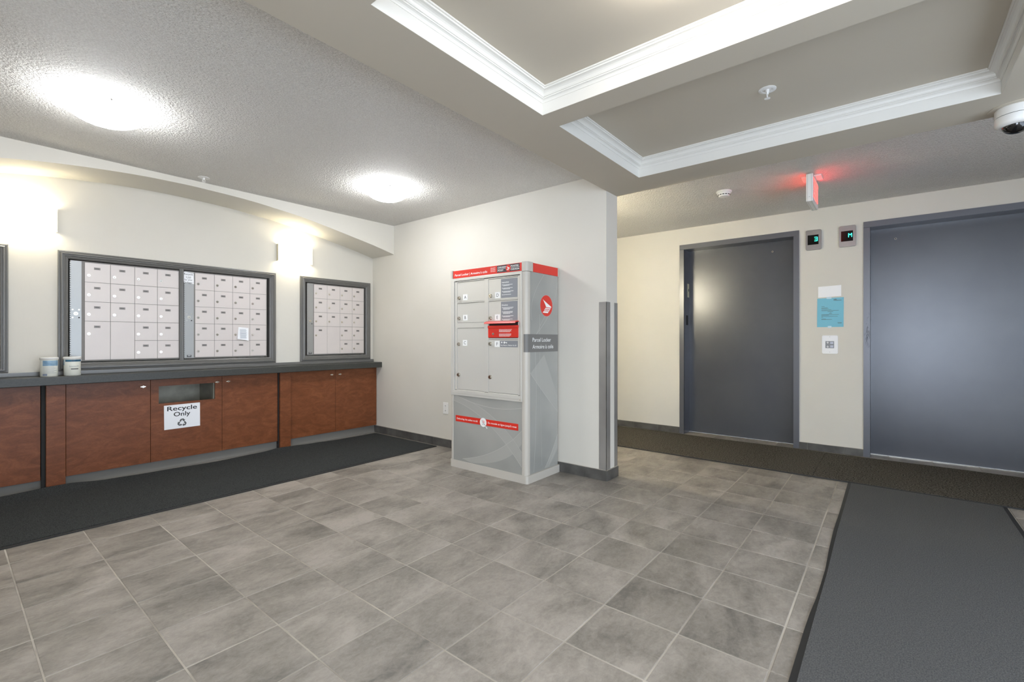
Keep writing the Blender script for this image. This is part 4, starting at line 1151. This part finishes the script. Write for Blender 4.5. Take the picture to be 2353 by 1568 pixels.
# ------------------------------------------------------------------ sprinklers, smoke detector, camera, exit sign
def sprinkler(x, y, z, label, long=0.045):
    root = thing('sprinkler_head', label, 'sprinkler', (x, y, z), 'ceiling sprinkler heads')
    MB().lathe([(0.041, 0.0), (0.041, -0.002), (0.036, -0.004), (0.026, -0.0045), (0.024, -0.002), (0.016, -0.002)], n=36).build('escutcheon', 'white_plastic', root, smooth=True)
    MB().lathe([(0.009, 0.0), (0.009, -0.012), (0.006, -0.014), (0.006, -long * 0.55), (0.004, -long * 0.6)], n=16).build('stem', 'white_plastic', root, smooth=True)
    m = MB()
    for s in (-1, 1):
        m.prism([(s * 0.006, -0.0015, -0.012), (s * 0.011, -0.0015, -0.020), (s * 0.009, -0.0015, -long + 0.006), (s * 0.003, -0.0015, -long), (s * 0.002, -0.0015, -long + 0.003), (s * 0.007, -0.0015, -long + 0.010), (s * 0.008, -0.0015, -0.020)], (0, 0.003, 0))
    m.build('yoke', 'white_plastic', root)
    m = MB()
    for k in range(12):
        a = 2 * PI * k / 12; b = a + 0.34
        m.prism([(0.002 * math.cos(a), 0.002 * math.sin(a), -long), (0.014 * math.cos(a), 0.014 * math.sin(a), -long), (0.014 * math.cos(b), 0.014 * math.sin(b), -long), (0.002 * math.cos(b), 0.002 * math.sin(b), -long)], (0, 0, -0.0012))
    m.lathe([(0.006, -long + 0.001), (0.006, -long - 0.002)], n=14)
    m.build('deflector', 'white_plastic', root)
sprinkler(0.912, -0.743, ZT, 'white sprinkler head in the middle of the dark ceiling recess')
sprinkler(-0.413, 3.030, ZC, 'white sprinkler head close to the arched bulkhead', 0.035)

root = thing('smoke_detector', 'round white smoke detector on the lift lobby ceiling', 'smoke detector', (2.570, -0.105, ZC))
MB().lathe([(0.062, 0.0), (0.063, -0.012), (0.060, -0.016)], n=40).build('base', 'white_plastic', root, smooth=True)
MB().lathe([(0.055, -0.016), (0.053, -0.028), (0.046, -0.034), (0.046, -0.040), (0.042, -0.047), (0.02, -0.050)], n=40).build('cover', 'white_plastic', root, smooth=True)
m = MB()
for k in range(14):
    a = 2 * PI * k / 14; a1 = a + 0.28
    m.add([(0.0505 * math.cos(t), 0.0505 * math.sin(t), z) for t in (a, a1) for z in (-0.0305, -0.0375)], [(0, 2, 3, 1)])
m.build('vents', 'ink', root, fix=False)
MB().lathe([(0.002, 0), (0.003, -0.004)], n=8).build('led', 'ink', root, loc=(0.03, -0.045, -0.016))

cxm, cym = 1.628, -1.715
root = thing('security_camera', 'white security dome camera at the right edge of the ceiling', 'security camera', (cxm, cym, ZS))
MB().lathe([(0.100, 0.0), (0.100, -0.003), (0.09, -0.004)], n=40).build('mounting_disc', 'taupe', root, smooth=True)
MB().lathe([(0.074, -0.003), (0.0765, -0.008), (0.0765, -0.044)], n=48).build('upper_body', 'white_plastic', root, smooth=True)
MB().lathe([(0.074, -0.044), (0.074, -0.0465)], n=48).build('seam', 'ink', root)
MB().lathe([(0.0765, -0.0465), (0.077, -0.075), (0.072, -0.086), (0.060, -0.092), (0.050, -0.093)], n=48).build('lower_body', 'white_plastic', root, smooth=True)
pr = [(0.050 * math.cos(PI / 2 * k / 10) + 0.0005, -0.090 - 0.040 * math.sin(PI / 2 * k / 10)) for k in range(11)]
MB().lathe(pr, n=40).build('lens_dome', 'lens', root, smooth=True)

root = thing('exit_sign', 'white ceiling-hung exit sign with red lit letters, seen almost edge on', 'exit sign', (2.65, -0.748, ZC))
FX = Face('Y', -0.771)     # the side facing away from the mailboxes
m = MB().box(2.48, 2.815, -0.771, -0.725, 2.168, 2.383); body = m.build('housing', 'white_plastic', root, bevel=0.006)
m = MB().box(2.583, 2.715, -0.815, -0.680, 2.384, 2.395); m.build('canopy', 'white_plastic', root, bevel=0.002)
m = MB().box(2.60, 2.70, -0.762, -0.734, 2.378, 2.390); m.build('neck', 'white_plastic', root)
m = MB()
for y in (-0.760, -0.736): m.box(2.4795, 2.8155, y - 0.0008, y + 0.0008, 2.1676, 2.380)
m.build('housing_seams', 'nub', body)
m = MB().box(2.500, 2.512, -0.7722, -0.7710, 2.18, 2.37); m.box(2.4792, 2.4798, -0.752, -0.744, 2.20, 2.203); m.build('test_mark', 'nub', body)
def exit_letters(face, name):
    m = MB(); H0, H1 = 2.205, 2.355; um = 2.6475; s = 1
    def L(p): face.stroke(m, p, 0.024, 0.0005, 0.0025)
    u = 2.518
    L([(u, H0), (u, H1)]); L([(u - 0.012, H1 - 0.012), (u + 0.050, H1 - 0.012)]); L([(u, 2.28), (u + 0.044, 2.28)]); L([(u - 0.012, H0 + 0.012), (u + 0.050, H0 + 0.012)])
    L([(u + 0.075, H0), (u + 0.135, H1)]); L([(u + 0.135, H0), (u + 0.075, H1)])
    L([(u + 0.170, H0), (u + 0.170, H1)])
    L([(u + 0.200, H1 - 0.012), (u + 0.270, H1 - 0.012)]); L([(u + 0.235, H0), (u + 0.235, H1)])
    return m
m = exit_letters(FX, ''); m.build('exit_lettering', 'exit', root)
m2 = exit_letters(FX, ''); m2.v = [(5.2955 - x, -0.725 - (-0.771 - y) if False else -0.725 + (-0.771 - y), z) for x, y, z in m2.v]
m2.build('exit_lettering', 'exit', root)
rebase(root)
